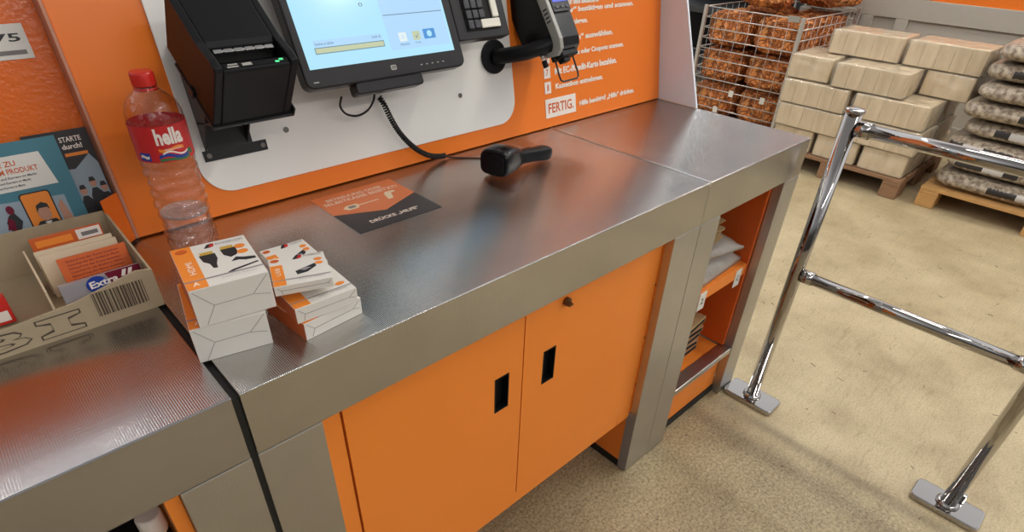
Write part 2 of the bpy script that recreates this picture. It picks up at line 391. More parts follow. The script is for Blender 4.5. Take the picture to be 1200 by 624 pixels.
def sack_mat():
    m, t, b = _new('printed_sack'); N = t.nodes.new; Lk = t.links.new
    tc = N('ShaderNodeTexCoord'); sp = N('ShaderNodeSeparateXYZ'); Lk(tc.outputs['Object'], sp.inputs[0])
    n = N('ShaderNodeTexNoise'); n.inputs['Scale'].default_value = 48; n.inputs['Detail'].default_value = 6; Lk(tc.outputs['Object'], n.inputs['Vector'])
    r = N('ShaderNodeValToRGB'); r.color_ramp.elements[0].position = 0.32; r.color_ramp.elements[1].position = 0.64
    r.color_ramp.elements[0].color = C4(srgb(105, 88, 72)); r.color_ramp.elements[1].color = C4(srgb(190, 176, 156))
    Lk(n.outputs['Fac'], r.inputs['Fac'])
    # dark printed panel over the middle band of the sack's face, broken by white type
    def rng(sock, lo, hi):
        a = N('ShaderNodeMath'); a.operation = 'GREATER_THAN'; a.inputs[1].default_value = lo; Lk(sock, a.inputs[0])
        c = N('ShaderNodeMath'); c.operation = 'LESS_THAN'; c.inputs[1].default_value = hi; Lk(sock, c.inputs[0])
        d = N('ShaderNodeMath'); d.operation = 'MULTIPLY'; Lk(a.outputs[0], d.inputs[0]); Lk(c.outputs[0], d.inputs[1]); return d.outputs[0]
    oi = N('ShaderNodeObjectInfo'); ys = N('ShaderNodeMath'); ys.operation = 'MULTIPLY_ADD'; ys.inputs[1].default_value = 0.42; ys.inputs[2].default_value = -0.21
    Lk(oi.outputs['Random'], ys.inputs[0]); yo = N('ShaderNodeMath'); yo.operation = 'ADD'; Lk(sp.outputs['Y'], yo.inputs[0]); Lk(ys.outputs[0], yo.inputs[1])
    n5 = N('ShaderNodeTexNoise'); n5.inputs['Scale'].default_value = 90; Lk(tc.outputs['Object'], n5.inputs['Vector'])
    zo = N('ShaderNodeMath'); zo.operation = 'MULTIPLY_ADD'; zo.inputs[1].default_value = 0.02; Lk(n5.outputs['Fac'], zo.inputs[0]); Lk(sp.outputs['Z'], zo.inputs[2])
    z = rng(zo.outputs[0], 0.044, 0.080); y = rng(yo.outputs[0], -0.15, 0.16)
    d = N('ShaderNodeMath'); d.operation = 'MULTIPLY'; Lk(z, d.inputs[0]); Lk(y, d.inputs[1])
    y2 = rng(yo.outputs[0], -0.08, 0.02)
    mw = N('ShaderNodeMix'); mw.data_type = 'RGBA'; mw.inputs[6].default_value = C4(srgb(45, 40, 38)); mw.inputs[7].default_value = C4(srgb(200, 195, 190))
    Lk(y2, mw.inputs[0])
    mx = N('ShaderNodeMix'); mx.data_type = 'RGBA'; Lk(d.outputs[0], mx.inputs[0]); Lk(r.outputs[0], mx.inputs[6]); Lk(mw.outputs[2], mx.inputs[7])
    Lk(mx.outputs[2], b.inputs['Base Color']); b.inputs['Roughness'].default_value = 0.35
    return m
m_sack = sack_mat()

# ---------------------------------------------------------------- setting
MB().box(-6, 9, -7, 8, -0.05, 0).build('floor', m_floor, kind='structure')

# hall ceiling lamps: rows of long tube fittings
m_tube = mat('lit_tube', (1, 1, 1), 0.5, emit=((1.0, 0.96, 0.89), LIGHT))
m_fit = mat('white_lamp_housing', (0.7, 0.7, 0.7), 0.5)
def lamp(x, y, z, ln, ax, lab):
    lw_ = 0.07
    r = empty('ceiling_lamp', (x, y, z), (0, 0, 0 if ax == 'y' else PI/2), label=lab, cat='lamp')
    MB().box(-0.09, 0.09, -ln/2, ln/2, 0, 0.06).build('housing', m_fit, r)
    MB().box(-0.07, 0.07, -ln/2+0.02, ln/2-0.02, -0.03, -0.001).build('tube', m_tube, r, bevel=0.01)
LAMPS = [(2.1, -0.6, 3.3, 2.4, 'y', 'long tube lamp hanging over the chrome barrier'),
         (0.3, -3.6, 3.0, 3.4, 'x', 'long tube lamp hanging behind the customer side'),
         (4.2, -0.8, 3.5, 2.4, 'y', 'long tube lamp hanging in front of the sack pallets'),
         (-2.3, 3.9, 3.5, 0.6, 'y', 'short tube lamp hanging beyond the console wall, farthest left'),
         (-1.45, 3.9, 3.5, 0.6, 'y', 'short tube lamp hanging beyond the console wall, middle of three'),
         (-0.55, 3.9, 3.5, 0.6, 'y', 'short tube lamp hanging beyond the console wall, farthest right'),
         (3.4, 2.6, 3.5, 2.4, 'x', 'long tube lamp hanging beside the firewood cage')]
for a in LAMPS: lamp(*a)

# partition behind the pallets
pw = empty('partition_wall', (5.35, 0.6, 0), label='grey framed low partition with orange infill panels behind the stacked pallets', cat='partition')
mb = MB()
mb.box(0, 0.06, -1.6, 1.1, 0.80, 0.935); mb.box(0, 0.06, -1.6, 1.1, 0, 0.15)
for y in (-1.6, -0.5, 0.31, 0.56, 1.05): mb.box(0, 0.06, y, y+0.09, 0.15, 0.80); 
for y in (-1.6, -0.55, 0.23, 0.36, 1.05): mb.box(0, 0.06, y, y+0.09, 0.935, 1.6)
mb.build('frame', m_wall_grey, pw, bevel=0.004)
MB().box(0.02, 0.04, -1.55, 1.06, 0.93, 1.58).build('infill_panel', m_orange_wall, pw)
MB().box(0.02, 0.04, -1.55, 1.06, 0.14, 0.80).build('lower_panel', m_wall_grey, pw)

# ---------------------------------------------------------------- counters
AB = 0.793                                     # underside of the steel apron
def corner_leg(x0, x1, parent, inner):
    MB().box(x0, x1, 0.0, 0.028, 0.004, AB-0.0006).build('leg', m_steel_front, parent, bevel=0.0015)
    a, b = (x0, x0+0.012) if inner == 'l' else (x1-0.012, x1)
    MB().box(a, b, 0.0285, 0.47, 0.03, AB-0.0006).build('side_panel', m_orange, parent, bevel=0.001)
    MB().box(a+0.001, b-0.001, 0.03, 0.468, 0.0, 0.0295).build('plinth', m_rubber, parent)

# middle counter
m_steel_plain2 = steel('ribbed_steel_leg', 'X', rough=0.42, strength=0.12)
c2 = empty('checkout_counter', (0, 0, 0), label='long middle steel counter carrying the hand scanner and printed sticker', cat='counter')
MB().box(0.0, 1.0765, 0.0, D+0.03, AB, H).build('worktop', m_steel_top, c2, bevel=0.0022, seg=3)
MB().box(0.0, 0.094, 0.0, 0.028, 0.004, AB-0.0006).build('leg', m_steel_front, c2, bevel=0.0015)
MB().box(0.082, 0.094, 0.0285, 0.47, 0.03, AB-0.0006).build('side_panel', m_orange, c2, bevel=0.001)
MB().box(0.083, 0.093, 0.03, 0.468, 0.0, 0.0295).build('plinth', m_rubber, c2)
MB().box(0.9706, 1.0765, 0.0, 0.022, 0.004, AB-0.0006).build('leg', m_steel_front, c2, bevel=0.0012)
MB().box(0.9696, 0.9704, 0.001, 0.030, 0.004, 0.235).build('leg_shoe', mat('dull_galvanised', (0.30, 0.29, 0.27), 0.5, 0.3), c2)
MB().box(-0.0083, -0.0002, 0.004, D-0.01, 0.01, 0.893).build('gap_shade_strip', m_rubber, c2)  # added black strip, stands in for the shade inside the counter gap
MB().box(0.9708, 0.984, 0.0225, 0.47, 0.03, AB-0.0006).build('side_panel', m_orange, c2, bevel=0.001)
MB().box(0.972, 0.983, 0.026, 0.468, 0.0, 0.0295).build('plinth', m_rubber, c2)
MB().box(0.10, 0.965, 0.475, 0.485, 0.0, AB-0.0006).build('back_panel', m_orange, c2)
for z in (0.18, 0.34, 0.50, 0.66):
    MB().tube([(0.9708, 0.0265, z), (0.9698, 0.0265, z)], 0.0025, 10).build('screw', m_dark, c2)

# cabinet hanging in the middle counter
cb = empty('storage_cabinet', (0.53, 0.03, 0.216), label='orange two-door steel cabinet hanging between the legs of the middle counter', cat='cabinet')
def L(x, y, z): return (x-0.53, y-0.03, z-0.216)
def cbox(mb, x0, x1, y0, y1, z0, z1, m=0):
    a = L(x0, y0, z0); b = L(x1, y1, z1); return mb.box(a[0], b[0], a[1], b[1], a[2], b[2], m)
mb = MB()
X0, X1, Z0, Z1 = 0.0965, 0.9695, 0.216, 0.7915
DX0, DX1, DZ0, DZ1 = 0.132, 0.914, 0.256, 0.776
cbox(mb, X0, DX0, 0.026, 0.05, Z0, Z1); cbox(mb, DX1, X1, 0.026, 0.05, Z0, Z1)
cbox(mb, DX0, DX1, 0.026, 0.05, Z0, DZ0); cbox(mb, DX0, DX1, 0.026, 0.05, DZ1, Z1)
cbox(mb, X0, X0+0.01, 0.05, 0.46, Z0, Z1); cbox(mb, X1-0.01, X1, 0.05, 0.46, Z0, Z1)
cbox(mb, X0, X1, 0.05, 0.46, Z0, Z0+0.01); cbox(mb, X0, X1, 0.05, 0.46, Z1-0.01, Z1); cbox(mb, X0, X1, 0.45, 0.46, Z0, Z1)
mb.build('body', m_orange, cb, bevel=0.0012)
def door(x0, x1, hx0, hx1, lockx=None):
    mb = MB(); z0, z1 = DZ0+0.003, DZ1-0.003; hz0, hz1 = 0.566, 0.654
    cbox(mb, x0, hx0, 0.0235, 0.045, z0, z1); cbox(mb, hx1, x1, 0.0235, 0.045, z0, z1)
    cbox(mb, hx0, hx1, 0.0235, 0.045, z0, hz0); cbox(mb, hx0, hx1, 0.0235, 0.045, hz1, z1)
    bmesh.ops.remove_doubles(mb.bm, verts=mb.bm.verts, dist=1e-6)
    d = mb.build('door', m_orange, cb)
    h = MB(); e = 0.0025
    cbox(h, hx0, hx0+e, 0.0225, 0.044, hz0, hz1); cbox(h, hx1-e, hx1, 0.0225, 0.044, hz0, hz1)
    cbox(h, hx0, hx1, 0.0225, 0.044, hz0, hz0+e); cbox(h, hx0, hx1, 0.0225, 0.044, hz1-e, hz1)
    cbox(h, hx0, hx1, 0.040, 0.045, hz0, hz1)
    h.build('handle', m_black, d, label='black recessed pull')
    if lockx:
        k = MB(); a = L(lockx, 0.0235, 0.757)
        k.tube([(a[0], a[1], a[2]), (a[0], a[1]-0.008, a[2])], 0.0095, 20)
        k.box(a[0]-0.0085, a[0]+0.003, a[1]-0.018, a[1]-0.008, a[2]-0.003, a[2]+0.0015)
        k.build('lock', mat('bronzed_lock', (0.16, 0.08, 0.04), 0.3, 0.8), d, bevel=0.0006, label='small bronzed cam lock')
    return d
door(DX0+0.003, 0.5195, 0.4455, 0.4825)
door(0.5225, DX1-0.003, 0.580, 0.6165, 0.634)

# right counter
c3 = empty('checkout_counter', (0, 0, 0), label='short steel end counter with an open orange shelf compartment', cat='counter')
MB().box(1.0785, L2, 0.0, D+0.03, AB, H).build('worktop', m_steel_top, c3, bevel=0.0022, seg=3)
MB().box(1.0767, 1.0803, 0.001, D-0.001, H-0.01, H+0.0012).build('joint_strip', m_steel_edge, c3, label='bright joint strip between two worktops')
MB().box(1.0785, 1.168, 0.0, 0.025, 0.004, AB-0.0006).build('leg', m_steel_front, c3, bevel=0.0012)
MB().box(1.506, L2, 0.0, 0.028, 0.004, AB-0.0006).box(L2-0.0025, L2, 0.0, 0.47, 0.004, AB-0.0006).build('leg', m_steel_front, c3, bevel=0.0012)
MB().box(1.1685, 1.5055, 0.002, 0.045, 0.186, 0.208).build('bottom_rail', m_steel_plain, c3, bevel=0.002)
MB().box(1.1685, 1.5055, 0.030, 0.036, 0.03, 0.186).build('kick_panel', m_orange, c3)
MB().box(1.1685, 1.5055, 0.026, 0.06, 0.0, 0.0295).build('plinth', m_rubber, c3)
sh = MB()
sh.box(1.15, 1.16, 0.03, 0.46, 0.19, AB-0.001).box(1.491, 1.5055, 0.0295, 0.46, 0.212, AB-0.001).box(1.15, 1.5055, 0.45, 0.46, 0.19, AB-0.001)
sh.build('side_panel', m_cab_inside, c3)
MB().box(1.1605, 1.4905, 0.046, 0.449, 0.192, 0.205).build('bottom_shelf', m_orange, c3)
mb = MB().box(1.1605, 1.4905, 0.034, 0.449, 0.520, 0.528).box(1.1605, 1.4905, 0.030, 0.034, 0.490, 0.528)
shelf = mb.build('shelf', m_orange, c3, bevel=0.001)
for x0, ch in ((1.432, 'C'), (1.232, '2')):
    mb = MB().box(x0, x0+0.036, 0.0285, 0.0297, 0.462, 0.522, 0)
    add_text(mb, ch, lambda u, v: (x0+0.011+u*0.014, 0.0282, 0.482+v*0.020), 1)
    mb.build('price_tag', [m_paper, m_ink], shelf, label='small white shelf tag')

# left counter
c1 = empty('checkout_counter', (0, 0, 0), label='steel counter at the left that carries the open cardboard tray', cat='counter')
MB().box(-1.25, -0.0085, 0.0, D+0.09, AB, H).build('worktop', m_steel_left, c1, bevel=0.0022, seg=3)
MB().box(-0.0985, -0.0085, 0.0, 0.028, 0.004, AB-0.0006).build('leg', m_steel_front, c1, bevel=0.0012)
MB().box(-0.117, -0.099, 0.012, 0.47, 0.03, AB-0.0006).build('side_panel', m_orange, c1, bevel=0.001)
MB().box(-1.25, -0.118, 0.46, 0.47, 0.0, AB-0.0006).box(-1.25, -0.118, 0.03, 0.459, 0.50, 0.51).build('back_panel', m_dark, c1)
MB().box(-1.25, -1.16, 0.0, 0.028, 0.004, AB-0.0006).build('leg', m_steel_front, c1, bevel=0.0012)
# canister under it
cn = empty('canister', (-0.1375, 0.10, 0.511), label='black canister with a white lid standing under the left counter', cat='canister')
MB().lathe([(0.016, 0), (0.018, 0.004), (0.018, 0.13), (0.0155, 0.142)], 32).build('body', m_black_gloss, cn)
MB().lathe([(0.0165, 0.1425), (0.017, 0.146), (0.017, 0.176), (0.015, 0.180)], 32).build('lid', m_white, cn)

# items in the right compartment
def flat_bag(x, y, z, w_, d_, h_, seed, name, label, m, rot=0):
    bm = bmesh.new(); bmesh.ops.create_grid(bm, x_segments=18, y_segments=18, size=1)
    vs = list(bm.verts); up = {}
    for v in vs:
        u, q = v.co.x, v.co.y
        e = (1-abs(u)**4)*(1-abs(q)**4)
        hh = h_*(0.25+0.75*e) + 0.25*h_*noise.noise(Vector((u*2.2, q*2.2, seed)))
        v.co = Vector((u*w_/2, q*d_/2, max(0.001, hh)))
    bo = bmesh.ops.extrude_face_region(bm, geom=bm.faces[:])
    for g in bo['geom']:
        if isinstance(g, bmesh.types.BMVert): g.co.z = 0.0
    bmesh.ops.recalc_face_normals(bm, faces=bm.faces)
    me = bpy.data.meshes.new(name); bm.to_mesh(me); bm.free(); me.materials.append(m)
    for p in me.polygons: p.use_smooth = True
    o = bpy.data.objects.new(name, me); COL.objects.link(o); o.location = (x, y, z); o.rotation_euler = (0, 0, rot)
    return o
m_bag = mat('crumpled_clear_bag', srgb(165, 158, 150), 0.25, var=0.2, scale=30, bump=0.6, bscale=60)
tag(flat_bag(1.345, 0.145, 0.5285, 0.28, 0.20, 0.060, 1, 'folded_bag', '', m_bag, 0.05), 'crumpled clear plastic bag lying lowest on the upper shelf of the end counter', 'plastic bag')
tag(flat_bag(1.34, 0.145, 0.596, 0.24, 0.18, 0.034, 4, 'folded_bag', '', m_bag, -0.2), 'crumpled clear plastic bag on top of the other bag under the kraft cards', 'plastic bag')
m_kraft = mat('kraft_card', srgb(190, 160, 115), 0.7, var=0.1, scale=40)
def folded_card(x, y, z, rz, label):
    mb = MB(); T = Matrix.Translation((x, y, z)) @ Matrix.Rotation(rz, 4, 'Z')
    mb.box(-0.075, 0.075, -0.06, 0.06, 0, 0.0025, 0, T)
    T2 = T @ Matrix.Translation((-0.075, 0, 0.0015)) @ Matrix.Rotation(-0.2, 4, 'Y')
    mb.box(0, 0.145, -0.06, 0.06, 0, 0.0025, 0, T2)
    tag(mb.build('folded_card', m_kraft), label, 'card')
folded_card(1.31, 0.13, 0.6325, 0.12, 'half-open kraft card lying on the bags in the end counter')
folded_card(1.30, 0.14, 0.6655, -0.15, 'half-open kraft card on top of the other kraft card')
m_tan = mat('tan_booklet', srgb(170, 130, 95), 0.6, var=0.1)
for k, (x, y, rz, w2, lab) in enumerate([(1.315, 0.150, 0.02, 0.20, 'tan carton sleeve at the bottom of the pile on the lowest shelf'),
        (1.315, 0.152, -0.04, 0.19, 'tan carton sleeve second from the bottom of the pile on the lowest shelf'),
        (1.315, 0.148, 0.05, 0.20, 'tan carton sleeve in the middle of the pile on the lowest shelf'),
        (1.320, 0.150, -0.02, 0.20, 'tan carton sleeve second from the top of the pile on the lowest shelf'),
        (1.325, 0.145, 0.10, 0.21, 'pale carton sleeve on top of the pile on the lowest shelf')]):
    e = empty('carton_sleeve', (x, y, 0.2055+0.0245*k), (0, 0, rz), label=lab, cat='carton')
    MB().box(-w2/2, w2/2, -0.07, 0.07, 0, 0.024).build('sleeve', m_tan if k < 4 else m_kraft, e, bevel=0.002)
    MB().box(-w2/2+0.008, w2/2-0.008, -0.0708, -0.0701, 0.006, 0.018).build('label_strip', m_dark, e)

# ---------------------------------------------------------------- console wall
W = empty('console_wall', (0, D, H), (-TH, 0, 0), label='orange leaning console wall behind the counters with white plate and printed instructions', cat='wall console')
MB().box(0.036, 1.5845, 0, 0.04, 0.003, 0.66).build('orange_board', m_orange_wall, W, bevel=0.001)
MB().box(0.0305, 0.0358, -0.003, 0.043, 0.003, 0.66).build('edge_strip', mat('pinkish_edge_strip', srgb(190, 130, 105), 0.3), W, bevel=0.001)
MB().box(-1.25, 0.030, 0.036, 0.05, 0.006, 0.43).build('left_board', m_orange_gloss, W)
MB().prism(rrect(0.166, 0.948, 0.042, 0.64, 0.055, 10), 'y', -0.004, -0.0004).build('white_plate', m_white_panel, W, bevel=0.001)
# flange at the foot of the strip
MB().prism([(0.030, -0.004), (-0.001, -0.048), (-0.003, -0.047), (0.028, -0.001)], 'z', 0.004, 0.085).build('side_flange', m_orange_gloss, W)
for x, z in ((0.341, 0.130), (0.774, 0.129)):
    MB().tube([(x, -0.0042, z), (x, -0.006, z)], 0.0055, 16).build('screw', m_chrome, W)
# wing at the right end (world coordinates, parented through a counter rotation)
wing = MB().prism([(0.362, 0.9004), (0.60, 0.9004), (0.75, 1.52), (0.585, 1.52)], 'x', 1.5855, 1.594)
Wi = wing.build('side_wing', m_white_wing, None, bevel=0.001)
Wi.parent = W; bpy.context.view_layer.update(); Wi.matrix_parent_inverse = W.matrix_basis.inverted()
Wf = MB().box(1.5835, 1.5853, 0.363, 0.50, 0.9004, 0.904).build('wing_foot_trim', m_white, None)
Wf.parent = W; Wf.matrix_parent_inverse = W.matrix_basis.inverted()
# printed writing
def wt(mb, s, x0, x1, z, h, m=0, yy=-0.0006, bold=0.03):
    if m == 0: add_text(mb, s, lambda u, v: (x0+0.0008+u*(x1-x0), yy-0.0001, z-h/2+v*h), m, bold)
    add_text(mb, s, lambda u, v: (x0+u*(x1-x0), yy, z-h/2+v*h), m, bold)
mb = MB()
for s, x1, z, h in (('Hilfe benötigt? „Hilfe“ drücken.', 1.452, 0.0445, 0.019),): wt(mb, s, 1.198, x1, z, h)
for s, x0, x1, z, h in (('Kassenbon entnehmen.', 1.104, 1.303, 0.1035, 0.014),
        ('Mit EC-/Kredit-Karte bezahlen.', 1.104, 1.367, 0.141, 0.017),
        ('Kundenkarte oder Coupons scannen.', 1.104, 1.400, 0.178, 0.017),
        ('„Bezahlen“ auswählen.', 1.104, 1.351, 0.2155, 0.017),
        ('Artikel einlegen.', 1.104, 1.243, 0.2525, 0.017),
        ('„Weiter“ bestätigen und scannen.', 1.104, 1.446, 0.281, 0.017),
        ('Hinweis auf dem Bildschirm', 1.104, 1.290, 0.303, 0.017)):
    wt(mb, s, x0, x1, z, h)
mb.build('instruction_text', m_white, W)
mb = MB()
mb.box(1.061, 1.182, -0.0012, -0.0003, 0.027, 0.0755, 0)
wt(mb, 'FERTIG.', 1.071, 1.172, 0.0512, 0.026, 1, -0.0015, 0.02)
mb.build('word_box', [m_white, m_orange_dark], W, label='white box with the word FERTIG.')
for n_, z in (('8', 0.104), ('7', 0.142), ('6', 0.178), ('5', 0.2155), ('4', 0.2525), ('3', 0.285)):
    mb = MB().box(1.062, 1.086, -0.0012, -0.0003, z-0.0145, z+0.0145, 0)
    wt(mb, n_, 1.070, 1.078, z, 0.016, 1, -0.0015, 0.02)
    mb.build('number_box', [m_white, m_orange_dark], W)
# price ticket on the left board
mb = MB().box(-0.10, 0.004, 0.0345, 0.0358, 0.295, 0.342, 0)
wt(mb, '4,75', -0.064, -0.004, 0.323, 0.013, 1, 0.0343, 0.02)
mb.box(-0.094, -0.003, 0.0342, 0.0344, 0.301, 0.307, 2)
mb.build('price_ticket', [m_paper, m_ink, m_grey_print], W, label='white price ticket with black figures')

# ---------------------------------------------------------------- receipt printer
PPHI = 0.63
pr = empty('receipt_printer', (0.162, 0.36, 1.107), (PPHI, 0, 0), label='black receipt printer on a sheet-metal bracket fixed to the white plate', cat='printer')
mb = MB()
# body side profile (y depth, z up): recess for the paper exit near the front of the top
prof = [(0, 0), (0.155, 0), (0.155, 0.098), (0.150, 0.104), (0.058, 0.104), (0.050, 0.098), (0.046, 0.078), (0.016, 0.078), (0.014, 0.108), (0.003, 0.108), (0, 0.105)]
mb.prism(prof, 'x', 0.012, 0.112)
full = [(0, 0), (0.155, 0), (0.155, 0.098), (0.150, 0.104), (0.058, 0.104), (0.020, 0.112), (0.004, 0.112), (0, 0.107)]
mb.prism(full, 'x', 0.0, 0.012); mb.prism(full, 'x', 0.112, 0.124)
mb.build('housing', m_black, pr, bevel=0.0022, seg=3)
mb = MB(); mb.box(0.018, 0.106, 0.0415, 0.0455, 0.079, 0.100)
for k in range(6): mb.box(0.018+k*0.0152, 0.018+k*0.0152+0.012, 0.040, 0.0465, 0.0965, 0.1005)
mb.build('paper_cutter', m_steel_plain, pr, bevel=0.0006)
mb = MB().box(0.016, 0.108, 0.0042, 0.0128, 0.1082, 0.1088, 0)
mb.box(0.020, 0.036, 0.005, 0.0075, 0.1089, 0.1092, 1); mb.box(0.022, 0.036, 0.009, 0.0115, 0.1089, 0.1092, 1)
mb.box(0.042, 0.056, 0.006, 0.011, 0.1089, 0.1091, 1); mb.box(0.090, 0.096, 0.005, 0.008, 0.1089, 0.1093, 2); mb.box(0.097, 0.103, 0.008, 0.011, 0.1089, 0.1093, 2)
mb.build('button_strip', [m_black_gloss, m_grey_pl, m_green], pr)
# bracket: tray under the printer, neck and screwed foot on the plate (wall frame)
br = MB()
br.box(-0.002, 0.130, -0.004, 0.125, -0.005, -0.0005).box(0.1275, 0.130, -0.004, 0.040, -0.005, 0.012).box(-0.004, -0.0008, 0.06, 0.075, -0.008, 0.006)
bo = br.build('bracket_tray', m_black_metal, pr, bevel=0.0008)
bk = MB().box(0.180, 0.297, -0.007, -0.0044, 0.102, 0.121).box(0.190, 0.272, -0.0066, -0.0046, 0.112, 0.165)
bk.prism([(-0.0046, 0.12), (-0.0046, 0.30), (-0.12, 0.235), (-0.110, 0.225)], 'x', 0.186, 0.189).prism([(-0.0046, 0.12), (-0.0046, 0.30), (-0.12, 0.235), (-0.110, 0.225)], 'x', 0.262, 0.265)
bk.box(0.186, 0.265, -0.135, -0.0046, 0.168, 0.172)
bko = bk.build('bracket_foot', m_black_metal, pr, bevel=0.0008)
for x in (0.189, 0.288): MB().tube([(x, -0.0072, 0.112), (x, -0.0095, 0.112)], 0.0045, 14).build('screw', m_chrome, bko)
bpy.context.view_layer.update()
bko.matrix_parent_inverse = pr.matrix_basis.inverted() @ W.matrix_basis

# ---------------------------------------------------------------- touch monitor
MPHI = 0.43
mo = empty('touch_monitor', (0.353, 0.421, 1.119), (-MPHI, 0, 0), label='black touch monitor with a lit pale blue checkout screen on the white plate', cat='monitor')
MW, MHt = 0.358, 0.275
MB().prism(rrect(0, MW, 0, MHt, 0.016, 6), 'y', 0, 0.028).build('bezel', m_bezel, mo, bevel=0.003, seg=3)
MB().prism(rrect(0.03, MW-0.03, 0.03, MHt-0.03, 0.01, 4), 'y', 0.0282, 0.05).build('back_housing', m_black, mo)
scr = MB().box(0.0145, MW-0.0205, -0.0009, -0.0003, 0.0325, MHt-0.018).build('screen', m_screen, mo)
u_ = MB()
u_.box(0.190, 0.332, -0.0013, -0.001, 0.046, 0.180, 0)
u_.box(0.192, 0.330, -0.0015, -0.0013, 0.108, 0.1095, 4)
u_.box(0.036, 0.177, -0.0013, -0.001, 0.067, 0.0785, 5)
u_.box(0.035, 0.178, -0.0016, -0.0013, 0.0555, 0.0665, 4); u_.box(0.0365, 0.1765, -0.0018, -0.0016, 0.057, 0.065, 1)
u_.box(0.214, 0.231, -0.0016, -0.0013, 0.060, 0.076, 3); u_.box(0.246, 0.263, -0.0016, -0.0013, 0.060, 0.076, 1)
u_.box(0.272, 0.300, -0.0016, -0.0013, 0.060, 0.078, 2)
u_.prism([(0.286+0.006*math.cos(a*PI/6), 0.069+0.006*math.sin(a*PI/6)) for a in range(12)], 'y', -0.0019, -0.0016, 6)
u_.prism([(0.2505, 0.068), (0.254, 0.063), (0.261, 0.073), (0.254, 0.066)], 'y', -0.0019, -0.0016, 4)
def mt(s, x0, x1, z, h, m=4): add_text(u_, s, lambda a, b: (x0+a*(x1-x0), -0.0017, z+b*h), m, 0.01)
mt('Summe zu zahlen', 0.038, 0.075, 0.070, 0.005); mt('0,00 €', 0.155, 0.174, 0.071, 0.005)
mt('Abbrechen', 0.212, 0.234, 0.053, 0.004); mt('Fertig', 0.248, 0.261, 0.053, 0.004)
mt('X', 0.219, 0.226, 0.064, 0.008, 5); mt('0', 0.147, 0.156, 0.127, 0.007); mt('Hilfe', 0.222, 0.245, 0.134, 0.006)
u_.build('screen_display', [m_screen2, m_screen_y, m_screen_b, m_screen_w, m_screen_i, m_screen2, m_screen], scr)
lg = MB(); lg.prism(rrect(0.177, 0.1895, 0.0125, 0.0215, 0.002, 3), 'y', -0.0005, 0)
add_text(lg, 'on', lambda a, b: (0.179+a*0.0085, -0.0008, 0.0142+b*0.0055), 1)
lg.build('logo', [m_grey_pl, m_ink], mo)
for k in range(5): MB().box(0.246+k*0.0135, 0.246+k*0.0135+0.004, -0.0005, 0, 0.0135, 0.0155).build('bezel_button', m_grey_pl, mo)
MB().box(0.014, 0.024, -0.0005, 0, 0.010, 0.012).build('bezel_badge', m_grey_pl, mo)
MB().prism(rrect(0.095, 0.246, -0.020, 0.002, 0.006, 4), 'y', 0.004, 0.034).build('foot_bar', m_bezel, mo, bevel=0.002)
arm = MB().tube([(0.17, 0.045, 0.12), (0.17, 0.10, 0.10)], 0.035, 24).build('mount_arm', m_black, mo)

# keypad beside the monitor
kp = empty('keypad', (0.353, 0.421, 1.119), (-MPHI, 0, 0), label='black keypad with dark and white keys mounted at the right of the monitor', cat='keypad')
MB().prism(rrect(0.3615, 0.505, 0.048, 0.235, 0.004, 3), 'y', 0.004, 0.032).build('case', m_bezel, kp, bevel=0.002)
MB().box(0.388, 0.482, 0.0025, 0.0039, 0.064, 0.225).build('key_bed', m_dark, kp)
for r_ in range(8):
    for c_ in range(3 if r_ else 2):
        z = 0.067 + r_*0.0195; x = 0.391+c_*0.0175
        MB().box(x, x+0.0155, -0.003, 0.0024, z, z+0.0175).build('key', m_key_dark, kp, bevel=0.002)
MB().box(0.4265, 0.480, -0.003, 0.0024, 0.067, 0.0845).build('key', m_key_white, kp, bevel=0.002, label='wide white key')
for z in (0.0865, 0.126, 0.1655): MB().box(0.4435+0.019, 0.480, -0.003, 0.0024, z, z+0.037).build('key', m_key_white, kp, bevel=0.002, label='tall white key')
MB().tube([(0.43, 0.032, 0.14), (0.42, 0.10, 0.12)], 0.02, 16).build('mount_arm', m_black, kp)

# ---------------------------------------------------------------- card terminal on its arm
def wl(x, s, off):                            # wall-frame coordinates to world
    return Vector((x, D + s*math.sin(TH) - off*math.cos(TH), H + s*math.cos(TH) + off*math.sin(TH)))
ct = empty('card_terminal', wl(0.976, 0.207, 0.15), (-0.58, 0, 0.10), label='black and grey card payment terminal with a blue display on a round arm', cat='card terminal')
TWd = 0.082
side = [(0.0, 0.022), (0.006, 0.004), (0.020, -0.006), (0.065, 0.006), (0.115, 0.060), (0.115, 0.15), (0.07, 0.20), (0.0, 0.20)]
MB().prism(side, 'x', 0.004, TWd).build('body', m_black_gloss, ct, bevel=0.004, seg=3)
# grey frame band running down the left edge and under the foot
o_ = [(-0.003, 0.195), (-0.004, 0.020), (0.003, 0.000), (0.020, -0.010), (0.066, 0.002)]
i_ = [(0.064, 0.010), (0.030, 0.006), (0.022, 0.014), (0.018, 0.032), (0.020, 0.150), (0.05, 0.190), (0.03, 0.20)]
MB().prism(o_ + i_, 'x', -0.002, 0.0115).build('side_band', m_grey_pl, ct, bevel=0.002, seg=3, label='light grey side band')
MB().prism([(0.045, 0.17), (0.075, 0.15), (0.075, 0.19), (0.045, 0.20)], 'x', 0.001, 0.0038).build('side_trim', m_grey_pl, ct)
mb = MB()
for k in range(4): mb.box(-0.0026, 0.0, 0.002, 0.014, 0.062+k*0.009, 0.065+k*0.009)
mb.build('grille', m_dark, ct)
MB().prism(rrect(0.013, 0.079, 0.078, 0.185, 0.006, 4), 'y', -0.005, -0.0002).build('display_frame', m_bezel, ct, bevel=0.001)
mb = MB().box(0.019, 0.073, -0.0062, -0.0052, 0.100, 0.160, 0)
add_text(mb, 'Bitte', lambda a, b: (0.034+a*0.028, -0.0065, 0.108+b*0.010), 1)
mb.build('display', [m_lcd, m_lcd_w], ct)
